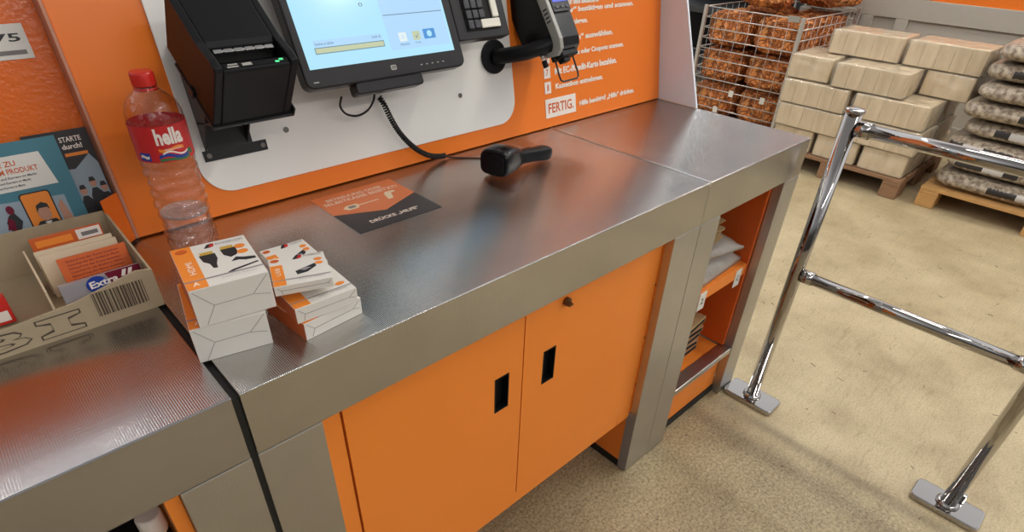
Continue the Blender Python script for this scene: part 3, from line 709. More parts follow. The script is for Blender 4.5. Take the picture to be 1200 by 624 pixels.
for k in range(3): MB().box(0.022+k*0.019, 0.022+k*0.019+0.012, -0.0075, -0.0052, 0.085, 0.091).build('key', m_key_dark, ct, bevel=0.001)
# clip under the terminal, wire loop, knob
MB().box(0.010, 0.072, 0.012, 0.050, -0.016, -0.002).box(0.020, 0.045, 0.020, 0.040, -0.026, -0.015).build('clip', m_black, ct, bevel=0.003)
MB().tube([(0.000, 0.03, -0.012), (-0.002, 0.034, -0.052), (0.000, 0.035, -0.062), (0.008, 0.036, -0.066), (0.062, 0.036, -0.066), (0.070, 0.035, -0.062), (0.072, 0.034, -0.052), (0.070, 0.03, -0.012)], 0.0022, 8).build('wire_loop', m_black_metal, ct)
MB().tube([(-0.016, 0.050, -0.006), (-0.016, 0.050, -0.022)], 0.0065, 14).build('knob', m_black, ct, bevel=0.001)
MB().tube([(-0.016, 0.050, -0.002), (-0.016, 0.050, 0.008)], 0.005, 14).box(-0.018, 0.012, 0.046, 0.054, 0.0, 0.006).build('clamp_screw', m_steel_plain, ct)
# swivel arm
ar = MB(); a = wl(0.888, 0.200, 0.0045); b2 = wl(0.888, 0.200, 0.012)
ar.tube([a, b2], 0.038, 36)
p0 = wl(0.888, 0.200, 0.012); p1 = wl(0.900, 0.201, 0.045); p2 = wl(0.925, 0.204, 0.080); p3 = wl(0.960, 0.212, 0.105); p4 = wl(1.0, 0.225, 0.115)
ar.tube([p0, p1, p2, p3, p4], 0.0175, 20)
aro = ar.build('arm', m_black, ct, bevel=0.0015, label='black round wall arm')
bpy.context.view_layer.update(); aro.matrix_parent_inverse = ct.matrix_basis.inverted()


# ---------------------------------------------------------------- hand scanner and its cable
hs = empty('hand_scanner', (0.735, 0.335, H), (0, 0, 0.0), label='black hand-held barcode scanner lying on the middle counter by its cable', cat='scanner')
def loft(secs, name, m, parent, sub=2):
    """secs: list of (centre, half width vector, half height vector) of rounded quads"""
    bm = bmesh.new(); rings = []
    for cen, hw, hh in secs:
        cen, hw, hh = Vector(cen), Vector(hw), Vector(hh); ring = []
        for k in range(16):
            a = 2*PI*k/16; cx, sy = math.cos(a), math.sin(a)
            e = 0.55
            ring.append(bm.verts.new(cen + hw*math.copysign(abs(cx)**e, cx) + hh*math.copysign(abs(sy)**e, sy)))
        rings.append(ring)
    for A, B in zip(rings, rings[1:]):
        for k in range(16):
            f = bm.faces.new((A[k], A[(k+1) % 16], B[(k+1) % 16], B[k])); f.smooth = True
    bm.faces.new(rings[0][::-1]); bm.faces.new(rings[-1])
    bmesh.ops.recalc_face_normals(bm, faces=bm.faces)
    me = bpy.data.meshes.new(name); bm.to_mesh(me); bm.free(); me.materials.append(m)
    o = bpy.data.objects.new(name, me); COL.objects.link(o); o.parent = parent
    return o
# axis of the head points to the lower left and front; the handle runs to the right
ax = Vector((0.96, 0.28, 0)).normalized(); sd = Vector((-0.28, 0.96, 0)).normalized(); up = Vector((0, 0, 1))
def P3(a, s, z): return ax*a + sd*s + up*z
loft([(P3(-0.030, 0, 0.034), sd*0.034, up*0.0265), (P3(-0.022, 0, 0.034), sd*0.036, up*0.029), (P3(0.008, 0, 0.034), sd*0.034, up*0.0315),
      (P3(0.038, -0.003, 0.031), sd*0.028, up*0.027), (P3(0.060, -0.006, 0.026), sd*0.020, up*0.020), (P3(0.074, -0.008, 0.022), sd*0.014, up*0.014)], 'head', m_black_gloss, hs)
loft([(P3(-0.0335, 0, 0.034), sd*0.029, up*0.021), (P3(-0.0305, 0, 0.034), sd*0.030, up*0.022)], 'scan_window', mat('dark_scan_glass', (0.004, 0.004, 0.006), 0.05), hs)
hx = Vector((0.995, -0.06, 0)).normalized(); hy = Vector((0.06, 0.995, 0))
b0 = P3(0.046, -0.004, 0.027)
loft([(b0, hy*0.016, up*0.016), (b0+hx*0.03+up*-0.003, hy*0.015, up*0.0155), (b0+hx*0.07+up*-0.006, hy*0.0145, up*0.015),
      (b0+hx*0.100+up*-0.008, hy*0.0165, up*0.0165), (b0+hx*0.112+up*-0.009, hy*0.013, up*0.014), (b0+hx*0.118+up*-0.009, hy*0.009, up*0.010)], 'handle', m_black, hs)
loft([(b0+hx*0.055+hy*0.012, hx*0.012, up*0.004), (b0+hx*0.070+hy*0.026, hx*0.008, up*0.004)], 'trigger', m_black, hs)
ca = MB()
cpts = [(0.545, 0.505, 1.062), (0.551, 0.497, 1.045), (0.560, 0.493, 1.020), (0.575, 0.490, 0.990), (0.596, 0.487, 0.962), (0.622, 0.485, 0.938), (0.652, 0.485, 0.920), (0.682, 0.488, 0.911), (0.700, 0.490, 0.9085)]
def smooth(pts, n=8):
    pts = [Vector(p) for p in pts]; out = []
    for i in range(len(pts)-1):
        p0 = pts[max(i-1, 0)]; p1 = pts[i]; p2 = pts[i+1]; p3 = pts[min(i+2, len(pts)-1)]
        for k in range(n):
            t = k/n
            out.append(0.5*((2*p1) + (p2-p0)*t + (2*p0-5*p1+4*p2-p3)*t*t + (3*p1-p0-3*p2+p3)*t**3))
    out.append(pts[-1]); return out
cs = smooth(cpts, 10)
# helix around the smooth centre line
hel = []; turns = 44; per = 12; nn = turns*per; acc = 0
u = None
lens = [0]
for a_, b_ in zip(cs, cs[1:]): lens.append(lens[-1]+(b_-a_).length)
def at(t):
    s = t*lens[-1]
    for i in range(len(lens)-1):
        if lens[i+1] >= s:
            f = (s-lens[i])/max(1e-9, lens[i+1]-lens[i]); return cs[i].lerp(cs[i+1], f), (cs[i+1]-cs[i]).normalized()
    return cs[-1], (cs[-1]-cs[-2]).normalized()
for i in range(nn+1):
    p, d = at(i/nn); n1 = d.cross(Vector((0, 1, 0.1))).normalized(); n2 = d.cross(n1)
    a_ = 2*PI*i/per
    hel.append(p + (n1*math.cos(a_)+n2*math.sin(a_))*0.0046)
ca.tube(hel, 0.0019, 6)
cab = ca.build('scanner_cable', m_rubber)
tag(cab, 'black coiled cable hanging from the monitor down to the counter', 'cable')
st = MB().tube(smooth([(0.700, 0.490, 0.9085), (0.708, 0.487, 0.904), (0.720, 0.478, 0.9022), (0.752, 0.450, 0.9022), (0.775, 0.425, 0.9022), (0.785, 0.40, 0.904), (0.778, 0.385, 0.912)]), 0.0018, 8).build('straight_lead', m_rubber, cab)
lp = MB().tube(smooth([(0.440, 0.47, 1.085), (0.443, 0.485, 1.064), (0.455, 0.487, 1.047), (0.478, 0.485, 1.040), (0.503, 0.485, 1.047), (0.522, 0.490, 1.063), (0.530, 0.497, 1.08)]), 0.0022, 10).build('cable_loop', m_rubber)
tag(lp, 'short black cable drooping in a loop under the monitor', 'cable')

# ---------------------------------------------------------------- sticker on the counter
sk = empty('counter_sticker', (0.34, 0.279, H), label='orange and anthracite help sticker with white writing on the middle counter', cat='sticker')
w_, d_ = 0.187, 0.189
MB().prism([(0, 0), (w_, 0), (w_, 0.095), (0.094, 0.058), (0, 0.096)], 'z', 0.0002, 0.0005).build('dark_field', m_anthracite, sk)
MB().prism([(0, 0.0962), (0.094, 0.0582), (w_, 0.0952), (w_, d_), (0, d_)], 'z', 0.0002, 0.0005).build('orange_field', mat('sticker_orange', srgb(205, 110, 60), 0.3), sk)
mb = MB()
m_soft = mat('soft_white_print', srgb(225, 205, 190), 0.4)
def stx(s, x0, x1, y, h, b=0.02): add_text(mb, s, lambda u, v: (x0+u*(x1-x0), y+v*h, 0.0007), 0, b)
stx('BETREUUNG ODER', 0.022, 0.150, 0.158, 0.012); stx('SELBSTKASSE BESETZT?', 0.008, 0.178, 0.141, 0.012)
mb.build('writing', m_soft, sk, label='soft white writing on the orange field'); mb = MB()
stx('DRÜCKE „HILFE“', 0.040, 0.150, 0.022, 0.016, 0.03)
mb.build('writing', m_soft, sk, label='white writing on the dark field')
mb = MB(); mb.prism([(0.030, 0.111), (0.040, 0.120), (0.062, 0.120), (0.066, 0.111), (0.058, 0.100), (0.036, 0.100)], 'z', 0.0005, 0.0007)
mb.box(0.066, 0.110, 0.109, 0.112, 0.0005, 0.0007)
mb.prism([(0.126, 0.098), (0.138, 0.098), (0.148, 0.124), (0.160, 0.124), (0.158, 0.132), (0.138, 0.133), (0.132, 0.124)], 'z', 0.0005, 0.0007)
mb.prism(rrect(0.041, 0.057, 0.105, 0.115, 0.003, 3), 'z', 0.0007, 0.0009, 1)
mb.build('pictogram', [m_cream, m_grey_print], sk)

# ---------------------------------------------------------------- cartons on the counter
def carton(x, y, rz, w, d, h, z, kind, label):
    e = empty('small_carton', (x, y, z), (0, 0, rz), label=label, cat='box', group=None)
    mb = MB().box(0, w, 0, d, 0, h, 0)
    mb.bm.faces.ensure_lookup_table()
    for f in mb.bm.faces:
        c_ = f.calc_center_median()
        if c_.x < 1e-6: f.material_index = 1
    mb.build('carton', [m_card_white, m_orange_dark if kind != 'c' else m_card_white], e, bevel=0.0008)
    # folded end flaps drawn by their edges
    fl = MB(); yy = -0.0004
    def line(p, q, t=0.0006):
        v = Vector((q[0]-p[0], q[1]-p[1])); n = Vector((-v.y, v.x)).normalized()*t/2
        fl.prism([(p[0]-n.x, p[1]-n.y), (q[0]-n.x, q[1]-n.y), (q[0]+n.x, q[1]+n.y), (p[0]+n.x, p[1]+n.y)], 'y', yy, 0.0001)
    k = min(0.024, h*0.55)
    line((0.004, h-0.003), (k, h*0.5)); line((k, h*0.5), (w-k, h*0.52)); line((w-k, h*0.52), (w-0.003, h-0.003))
    line((k, h*0.5), (0.010, 0.002)); line((w-k, h*0.52), (w-0.004, h*0.42))
    fl.build('flap_edge', mat_flap, e)
    pr_ = MB(); t0, t1 = h+0.0001, h+0.0004
    ob = 0.26*w if kind != 'c' else 0.22*w
    if kind != 'c' :
        pr_.box(0.0008, ob, 0.0008, d-0.0008, t0, t1, 0)
    else:
        pr_.box(0.0008, ob, 0.0008, d*0.72, t0, t1, 0)
    # logo mark and brand line
    lx, ly = 0.42*w, 0.86*d
    pr_.prism([(lx, ly), (lx+0.009, ly+0.0005), (lx+0.013, ly+0.011), (lx+0.005, ly+0.010)], 'z', t0, t1, 2)
    pr_.prism([(lx+0.006, ly+0.001), (lx+0.012, ly+0.001), (lx+0.014, ly+0.009), (lx+0.009, ly+0.009)], 'z', t1, t1+0.0002, 4)
    add_text(pr_, 'POWERCOM', lambda u, v: (lx+0.016+u*(0.95*w-lx-0.016), ly+0.003+v*0.006, t1), 3, 0.0)
    for cy in ((0.74, 0.60) if kind != 'b2' else (0.3,)):
        cx_ = 0.86*w
        pr_.prism([(cx_+0.075*w*math.cos(a*PI/8), cy*d+0.052*d*math.sin(a*PI/8)) for a in range(16)], 'z', t0, t1, 0)
    pr_.prism([(ob*0.5+0.08*w*math.cos(a*PI/8), 0.89*d+0.055*d*math.sin(a*PI/8)) for a in range(16)], 'z', t1, t1+0.0002, 1)
    if kind == 'a':            # two plugs and a cable
        for px in (0.32, 0.60):
            x0 = px*w; y0 = 0.70*d if px < 0.5 else 0.74*d
            pr_.box(x0+0.001, x0+0.017, y0, y0+0.008, t0, t1, 5)
            if px < 0.5:
                pr_.prism([(x0-0.001, y0), (x0+0.001, y0-0.018), (x0+0.007, y0-0.026), (x0+0.009, y0-0.040), (x0+0.014, y0-0.041), (x0+0.015, y0-0.030), (x0+0.019, y0-0.016), (x0+0.019, y0)], 'z', t0, t1, 2)
            else:
                pr_.prism([(x0, y0), (x0+0.001, y0-0.016), (x0+0.008, y0-0.026), (x0+0.016, y0-0.022), (x0+0.019, y0-0.014), (x0+0.019, y0)], 'z', t0, t1, 2)
        pr_.prism([(0.66*w, 0.42*d), (0.74*w, 0.50*d), (0.82*w, 0.46*d), (0.97*w, 0.42*d), (0.97*w, 0.37*d), (0.84*w, 0.38*d), (0.76*w, 0.42*d)], 'z', t0, t1, 2)
        pr_.prism([(0.55*w, 0.20*d), (0.62*w, 0.235*d), (0.97*w, 0.30*d), (0.97*w, 0.275*d), (0.64*w, 0.205*d), (0.57*w, 0.175*d)], 'z', t0, t1, 2)
        add_text(pr_, 'HDMI', lambda u, v: (ob*0.75-v*0.008, 0.32*d+u*0.035, t1+0.0001), 6, 0.0)
        add_text(pr_, 'A', lambda u, v: (ob*0.35+u*0.008, 0.07*d+v*0.009, t1+0.0001), 6, 0.02)
    elif kind in ('b', 'c'):
        pr_.prism([(0.42*w, 0.42*d), (0.62*w, 0.52*d), (0.78*w, 0.60*d), (0.80*w, 0.50*d), (0.62*w, 0.34*d), (0.44*w, 0.30*d)], 'z', t0, t1, 2)
        pr_.prism([(0.50*w, 0.44*d), (0.62*w, 0.50*d), (0.70*w, 0.47*d), (0.58*w, 0.40*d)], 'z', t1, t1+0.0002, 7)
        add_text(pr_, 'USB', lambda u, v: (ob*0.75-v*0.006, 0.34*d+u*0.022, t1+0.0001), 6, 0.0)
    pr_.box(0.0, w, 0.165*d, 0.185*d, t1+0.0002, t1+0.0004, 7)
    if h > 0.02 or kind == 'c':
        add_text(pr_, 'Kabel mit Adapter', lambda u, v: (0.45*w+u*0.45*w, 0.10*d+v*0.0035, t1), 7, 0.0)
    pr_.build('printing', [m_orange_print, m_orange_dark, m_ink, m_grey_print, m_red, m_gold, m_white, m_silver], e)
    return e
mat_flap = mat('flap_crease', srgb(150, 145, 138), 0.8)
m_orange_dark2 = m_orange_dark
carton(-0.012, 0.091, -0.217, 0.092, 0.125, 0.052, H, 'a', 'lower of the two thick white cartons at the left end of the middle counter')
carton(0.000, 0.086, -0.15, 0.095, 0.120, 0.0535, H+0.0529, 'a', 'upper thick white carton printed with two cable plugs')
carton(0.114, 0.046, 0.105, 0.094, 0.100, 0.0275, H, 'b2', 'bottom carton of the right-hand pile of thin white cartons')
carton(0.108, 0.050, -0.037, 0.091, 0.083, 0.0235, H+0.0284, 'b2', 'thin white carton with orange corner, second from the bottom of the right pile')
carton(0.130, 0.125, -0.042, 0.068, 0.085, 0.0115, H+0.0523, 'c', 'thin white carton half hidden under the topmost one of the right pile')
carton(0.097, 0.076, -0.334, 0.076, 0.079, 0.0145, H+0.0642, 'c', 'topmost flat white carton with a small black gadget picture')

# ---------------------------------------------------------------- water bottle
bt = empty('water_bottle', (0.094, 0.392, H), (0, 0, 0), label='clear plastic water bottle with a red cap and a red label', cat='bottle')
RB = 0.0385
prof = [(0.020, 0.004), (0.028, 0.001), (0.034, 0.004), (0.037, 0.014), (0.0385, 0.030)]
z = 0.034
while z < 0.158:
    prof.append((RB - 0.0028*(0.5+0.5*math.cos((z-0.034)*2*PI/0.0175)), z)); z += 0.0022
prof += [(0.0382, 0.160), (0.0385, 0.166), (0.0385, 0.222), (0.0388, 0.226), (0.0380, 0.234), (0.0345, 0.246), (0.027, 0.256), (0.0185, 0.263), (0.0140, 0.267), (0.0135, 0.270), (0.0135, 0.272)]
def wobf(a, z):
    if z < 0.030: return 1 - 0.18*max(0, math.sin(5*a))*(1-z/0.030)
    if 0.034 < z < 0.158: return 1 + 0.030*math.sin(4*a + z*90)
    return 1
MB().lathe(prof, 64, cap=False, wob=wobf).build('clear_body', m_pet, bt)
wp = [(0.001, 0.006), (0.018, 0.005), (0.024, 0.010), (0.029, 0.020), (0.0335, 0.034), (0.0345, 0.072), (0.001, 0.0722)]
MB().lathe(wp, 48, cap=True).build('water', m_water, bt)
MB().lathe([(0.0008, 0.0735), (0.024, 0.0737), (0.0325, 0.0745), (0.0345, 0.077), (0.0350, 0.080)], 48, cap=False, wob=lambda a, z: 1+0.01*math.sin(5*a)).build('water_surface', m_surface, bt)
MB().lathe([(0.0155, 0.270), (0.0158, 0.272), (0.0158, 0.286), (0.0145, 0.289)], 40, wob=lambda a, z: 1+0.012*math.cos(20*a)).build('cap', m_red, bt)
MB().lathe([(0.0155, 0.264), (0.0155, 0.2675)], 32).build('cap_ring', m_red, bt)
m_label = mat('red_label', srgb(196, 38, 40), 0.35)
lb = MB().lathe([(0.0392, 0.170), (0.0392, 0.222)], 64, cap=False).build('label', m_label, bt)
tx = MB()
def cyl(r, a0, a1, z0, h):
    return lambda u, v: (r*math.cos(a0+(a1-a0)*u), r*math.sin(a0+(a1-a0)*u), z0+h*v)
AC = math.radians(-98)                          # label faces the customer
add_text(tx, 'hella', cyl(0.0396, AC-0.32, AC+0.66, 0.1950, 0.024), 0, 0.04)
def band(z0, z1, a0, a1, m, wave=0.0, r=0.0394, n=24):
    prev = None
    for i in range(n+1):
        a_ = a0+(a1-a0)*i/n; dz = wave*math.sin(i/n*2*PI)
        q = (tx.bm.verts.new((r*math.cos(a_), r*math.sin(a_), z0+dz)), tx.bm.verts.new((r*math.cos(a_), r*math.sin(a_), z1+dz)))
        if prev: f = tx.bm.faces.new((prev[0], q[0], q[1], prev[1])); f.material_index = m
        prev = q
band(0.1755, 0.180, AC-0.35, AC+0.75, 1, 0.003); band(0.181, 0.1835, AC-0.2, AC+0.75, 0, 0.003, 0.0395); band(0.171, 0.175, AC-0.35, AC+0.8, 3, 0.001)
band(0.186, 0.1905, AC-0.30, AC+0.6, 2, -0.002); band(0.172, 0.184, AC-1.1, AC-0.65, 1, 0.0); band(0.176, 0.180, AC-1.05, AC-0.7, 0, 0.001, 0.0396)
band(0.175, 0.183, AC+0.75, AC+1.0, 3, 0.001)
add_text(tx, 'MINERALWASSER', cyl(0.0397, AC-0.1, AC+0.5, 0.1868, 0.003), 0, 0.0)
tx.build('label_print', [m_white, m_blue, m_orange_print, m_green_pr], lb)

# ---------------------------------------------------------------- cardboard tray with cards
ty = empty('cardboard_tray', (0, 0.263, H), label='open brown cardboard tray printed with outlined letters on the left counter', cat='tray')
mb = MB(); th_ = 0.003
mb.prism([(-0.42, 0), (0, 0), (0, 0.060), (-0.020, 0.064), (-0.10, 0.045), (-0.20, 0.036), (-0.42, 0.036)], 'y', 0, th_)
mb.build('front_wall', m_carton, ty)
MB().box(-0.42, -0.003, 0.214, 0.217, 0.0, 0.074).build('back_wall', m_carton, ty)
MB().prism([(0.003, 0.003), (0.214, 0.003), (0.214, 0.072), (0.003, 0.060)], 'x', -0.003, 0).build('side_wall', m_carton, ty)
MB().prism([(0.003, 0.003), (0.214, 0.003), (0.214, 0.072), (0.003, 0.036)], 'x', -0.42, -0.417).build('side_wall', m_carton, ty)
MB().box(-0.42, 0, 0.003, 0.214, 0.0, 0.003).build('base', m_carton, ty)
mb = MB()
def outl(s, x0, x1, z0, h):
    add_text(mb, s, lambda u, v: (x0+u*(x1-x0), -0.0003, z0+v*h), 0, 0.045)
    add_text(mb, s, lambda u, v: (x0+0.0024+u*(x1-x0-0.0048), -0.0006, z0+0.0024+v*(h-0.0048)), 1, 0.015)
outl('O', -0.300, -0.245, 0.006, 0.026); outl('B', -0.222, -0.158, 0.006, 0.028)
# slab serif letter I
def poly(pts, m, y): mb.prism(pts, 'y', y, y+0.0001, m)
def I_(x0, x1, z0, z1, t, m, y):
    xm = (x0+x1)/2; s = (x1-x0)*0.20
    poly([(x0, z0), (x1, z0), (x1, z0+t), (xm+s, z0+t*1.6), (xm+s, z1-t*1.6), (x1, z1-t), (x1, z1), (x0, z1), (x0, z1-t), (xm-s, z1-t*1.6), (xm-s, z0+t*1.6), (x0, z0+t)], m, y)
I_(-0.150, -0.098, 0.006, 0.036, 0.007, 0, -0.0004); I_(-0.148, -0.100, 0.0075, 0.0345, 0.0040, 1, -0.0007)
random.seed(3); x = -0.080
while x < -0.016:
    wd = random.choice((0.0008, 0.0016, 0.0024)); mb.box(x, x+wd, -0.0004, -0.0001, 0.014, 0.050, 2); x += wd + random.choice((0.001, 0.002))
mb.build('printed_marks', [m_ink_soft, m_carton, m_ink_soft], ty)

def slanted(name, x0, x1, y, z0, z1, t, lean, m, label, cat, parts=()):
    z0 += t*math.sin(lean)
    e = empty(name, (x0, y, z0), (-lean, 0, 0), label=label, cat=cat)
    MB().box(0, x1-x0, 0, t, 0, z1-z0).build('sheet' if t < 0.006 else 'pack', m, e, bevel=0.0004)
    return e
FLR = H+0.0035
# gum carton
e = slanted('gum_pack', -0.108, -0.007, 0.290, FLR, 0.955, 0.014, 0.20, m_silver, 'silver and maroon gum pack standing at the front of the cardboard tray', 'gum pack')
mb = MB().prism([(0.050, 0.001), (0.1005, 0.001), (0.1005, 0.051), (0.056, 0.051), (0.064, 0.026)], 'y', -0.0004, -0.0001, 0)
mb.prism([(0.043+0.013*math.cos(a*PI/10), 0.039+0.0115*math.sin(a*PI/10)) for a in range(20)], 'y', -0.0007, -0.0004, 1)
add_text(mb, 'Extra', lambda u, v: (0.034+u*0.036, -0.0009, 0.034+v*0.010+u*0.002), 2, 0.03)
mb.prism([(0.074, 0.040), (0.079, 0.040), (0.083, 0.049), (0.078, 0.049)], 'y', -0.0007, -0.0004, 2); mb.prism([(0.082, 0.040), (0.087, 0.040), (0.091, 0.049), (0.086, 0.049)], 'y', -0.0007, -0.0004, 2)
mb.build('pack_print', [m_maroon, m_blue, m_white], e)
# orange text card
e = slanted('orange_card', -0.095, -0.008, 0.335, FLR, 0.972, 0.004, 0.25, m_orange_dark, 'orange card covered in fine print behind the gum pack', 'card')
mb = MB()
for k in range(9): add_text(mb, 'Gutschein für alle Artikel im Markt' if k % 2 else 'Einkauf mit der Karte bezahlen', lambda u, v: (0.010+u*0.066, -0.0003, 0.060-k*0.0055+v*0.003), 0, 0.0)
mb.build('fine_print', m_maroon, e)
# cream cards
for k, (x0, x1, y, zt) in enumerate([(-0.112, -0.012, 0.372, 0.968), (-0.114, -0.014, 0.384, 0.970)]):
    slanted('cream_card', x0, x1, y, FLR, zt, 0.004, 0.22, m_cream, ('front' if k == 0 else 'rear') + ' one of the two blank cream cards in the cardboard tray', 'card')
# orange label card
e = slanted('label_card', -0.112, -0.020, 0.412, FLR, 0.979, 0.005, 0.15, m_orange_dark, 'narrow orange card with a white end standing behind the cream cards', 'card')
mb = MB().box(0.058, 0.090, -0.0004, -0.0001, 0.058, 0.073, 0).box(0.064, 0.086, -0.0006, -0.0004, 0.062, 0.068, 1).box(0.006, 0.052, -0.0004, -0.0001, 0.060, 0.070, 2)
mb.build('card_print', [m_white, m_grey_print, m_orange_print], e)
MBd = MB().box(-0.124, -0.1215, 0.285, 0.43, FLR, 0.962).build('card_divider', m_cream, None)
tag(MBd, 'upright cream cardboard divider to the left of the cards in the tray', 'divider')
e = slanted('red_pack', -0.225, -0.166, 0.335, FLR, 0.945, 0.02, 0.2, m_red, 'red and white pack at the picture edge in the cardboard tray', 'pack')
MB().box(0.004, 0.055, -0.0004, -0.0001, 0.004, 0.018).build('white_band', m_white, e)

# leaflets behind the tray, leaning on the left board
def leaflet(x0, x1, s1, yy, label, m):
    e = empty('leaflet', wl(x0, 0.022, -yy), (-TH, 0, 0), label=label, cat='leaflet')
    MB().box(0, x1-x0, 0, 0.0012, 0, s1-0.022).build('sheet', m, e)
    return e
e = leaflet(-0.30, -0.018, 0.186, 0.018, 'teal leaflet with a white text box and printed portrait behind the tray', m_teal)
X = 0.30
mb = MB(); y0, y1 = -0.0004, -0.0001
mb.box(0.0, 0.19, y0, y1, 0.11, 0.162, 1)                                         # navy field
mb.prism([(0.14, 0.094), (0.262, 0.094), (0.254, 0.145), (0.14, 0.145)], 'y', y0-0.0003, y0, 2)
add_text(mb, 'WERDE ZU', lambda u, v: (0.165+u*0.055, -0.0009, 0.130+v*0.008), 3, 0.02)
add_text(mb, 'UNSEREM PRODUKT', lambda u, v: (0.165+u*0.080, -0.0009, 0.119+v*0.008), 3, 0.02)
for k in range(3): add_text(mb, 'Ausbildung und Karriere im Markt', lambda u, v: (0.170+u*(0.070-0.01*k), -0.0009, 0.111-k*0.0065+v*0.0045), 4, 0.02)
mb.prism([(0.14, 0.0), (0.262, 0.0), (0.262, 0.075), (0.14, 0.082)], 'y', y0, y1, 5)
# phone shaped orange frame with a printed portrait
mb.prism(rrect(0.204, 0.245, 0.020, 0.088, 0.005, 3), 'y', y0-0.0003, y0, 4); mb.prism(rrect(0.206, 0.243, 0.022, 0.086, 0.004, 3), 'y', y0-0.0006, y0-0.0003, 6)
mb.prism([(0.204, 0.010), (0.250, 0.010), (0.248, 0.030), (0.238, 0.042), (0.216, 0.042), (0.206, 0.030)], 'y', y0-0.0009, y0-0.0006, 4)
mb.prism([(0.227+0.0085*math.cos(a*PI/9), 0.053+0.012*math.sin(a*PI/9)) for a in range(18)], 'y', y0-0.0012, y0-0.0009, 7)
mb.prism([(0.218, 0.056), (0.220, 0.067), (0.228, 0.071), (0.235, 0.067), (0.236, 0.058), (0.233, 0.062), (0.222, 0.062)], 'y', y0-0.0015, y0-0.0012, 4)
mb.prism([(0.222, 0.040), (0.227, 0.033), (0.232, 0.040)], 'y', y0-0.0012, y0-0.0009, 2)
mb.prism([(0.248, 0.012), (0.256, 0.010), (0.262, 0.030), (0.255, 0.070), (0.248, 0.060)], 'y', y0-0.0009, y0-0.0006, 7)
# crouching person on a pale field
mb.prism([(0.170, 0.012), (0.198, 0.010), (0.196, 0.030), (0.190, 0.036), (0.196, 0.048), (0.190, 0.064), (0.182, 0.060), (0.176, 0.050), (0.178, 0.036), (0.166, 0.028)], 'y', y0-0.0006, y0-0.0003, 4)
mb.prism([(0.187+0.005*math.cos(a*PI/6), 0.068+0.007*math.sin(a*PI/6)) for a in range(12)], 'y', y0-0.0009, y0-0.0006, 8)
mb.prism([(0.174, 0.040), (0.180, 0.058), (0.186, 0.052), (0.184, 0.036)], 'y', y0-0.0009, y0-0.0006, 8)
mb.prism([(0.14, 0.0), (0.152, 0.0), (0.160, 0.020), (0.150, 0.050), (0.14, 0.050)], 'y', y0-0.0009, y0-0.0003, 6)
mb.build('leaflet_print', [m_teal, m_navy, m_paper, m_orange_dark, m_ink, m_pale, m_orange_print, m_skin, m_maroon], e)
e = leaflet(-0.060, 0.028, 0.190, 0.024, 'dark grey leaflet with a printed group photo standing against the edge strip', m_anthracite)
mb = MB()
mb.prism([(0.0, 0.0), (0.086, 0.0), (0.086, 0.112), (0.078, 0.128), (0.052, 0.108), (0.0, 0.112)], 'y', y0, y1, 0)
add_text(mb, 'STARTE', lambda u, v: (0.046+u*0.030, -0.0006, 0.150+v*0.008), 1, 0.02); add_text(mb, 'durch!', lambda u, v: (0.046+u*0.028, -0.0006, 0.139+v*0.008), 1, 0.03)
mb.box(0.046, 0.078, y0-0.0002, y0, 0.128, 0.133, 2)
for fx, fz, fm in ((0.050, 0.0, 3), (0.067, 0.010, 3), (0.080, 0.0, 3)):
    mb.prism([(fx-0.010, fz), (fx+0.010, fz), (fx+0.009, fz+0.055), (fx+0.003, fz+0.064), (fx-0.004, fz+0.064), (fx-0.009, fz+0.052)], 'y', y0-0.0004, y0-0.0002, fm)
    mb.prism([(fx+0.005*math.cos(a*PI/6), fz+0.073+0.0075*math.sin(a*PI/6)) for a in range(12)], 'y', y0-0.0006, y0-0.0004, 4)
    mb.prism([(fx-0.005, fz+0.075), (fx-0.003, fz+0.082), (fx+0.003, fz+0.082), (fx+0.005, fz+0.075)], 'y', y0-0.0008, y0-0.0006, 3)
mb.build('leaflet_print', [m_pale, m_white, m_orange_print, m_ink, m_skin], e)

# ---------------------------------------------------------------- chrome barrier
PX = 1.577
ba = empty('barrier_rail', (PX, -0.09, 0), label='chrome tube barrier bolted to the floor beside the end counter', cat='barrier')
for y in (-0.09, -0.712, -1.40):
    yy = y+0.09
    po = MB().tube([(0, yy, 0.0192), (0, yy, 0.992)], 0.0205, 32).build('post', m_chrome, ba)
    MB().lathe([(0.0235, 0.9925), (0.0245, 0.9945), (0.0245, 0.999), (0.022, 1.002), (0.008, 1.003)], 32, (0, yy, 0)).build('post_cap', m_chrome, po)
    MB().prism(rrect(-0.047, 0.047, yy-0.09, yy+0.088, 0.016, 5), 'z', 0, 0.019).build('foot_plate', m_chrome, ba, bevel=0.004, seg=3)
    MB().lathe([(0.031, 0.0192), (0.030, 0.025), (0.024, 0.031)], 32, (0, yy, 0)).build('foot_collar', m_chrome, ba)
for yA, yB in ((-0.09, -0.712), (-0.712, -1.40)):
    for z in (0.515, 0.955):
        a_, b_ = yA+0.09-0.021, yB+0.09+0.021
        ra = MB().tube([(0, a_-0.033, z), (0, b_+0.033, z)], 0.0175, 28).build('rail', m_chrome, ba)
        MB().tube([(0, a_, z), (0, a_-0.033, z)], 0.0205, 28).build('rail_collar', m_chrome, ra); MB().tube([(0, b_+0.033, z), (0, b_, z)], 0.0205, 28).build('rail_collar', m_chrome, ra)
MB().box(0.024, 0.040, -0.655, -0.625, 0.0195, 0.05).build('foot_clip', m_chrome, ba, bevel=0.003)

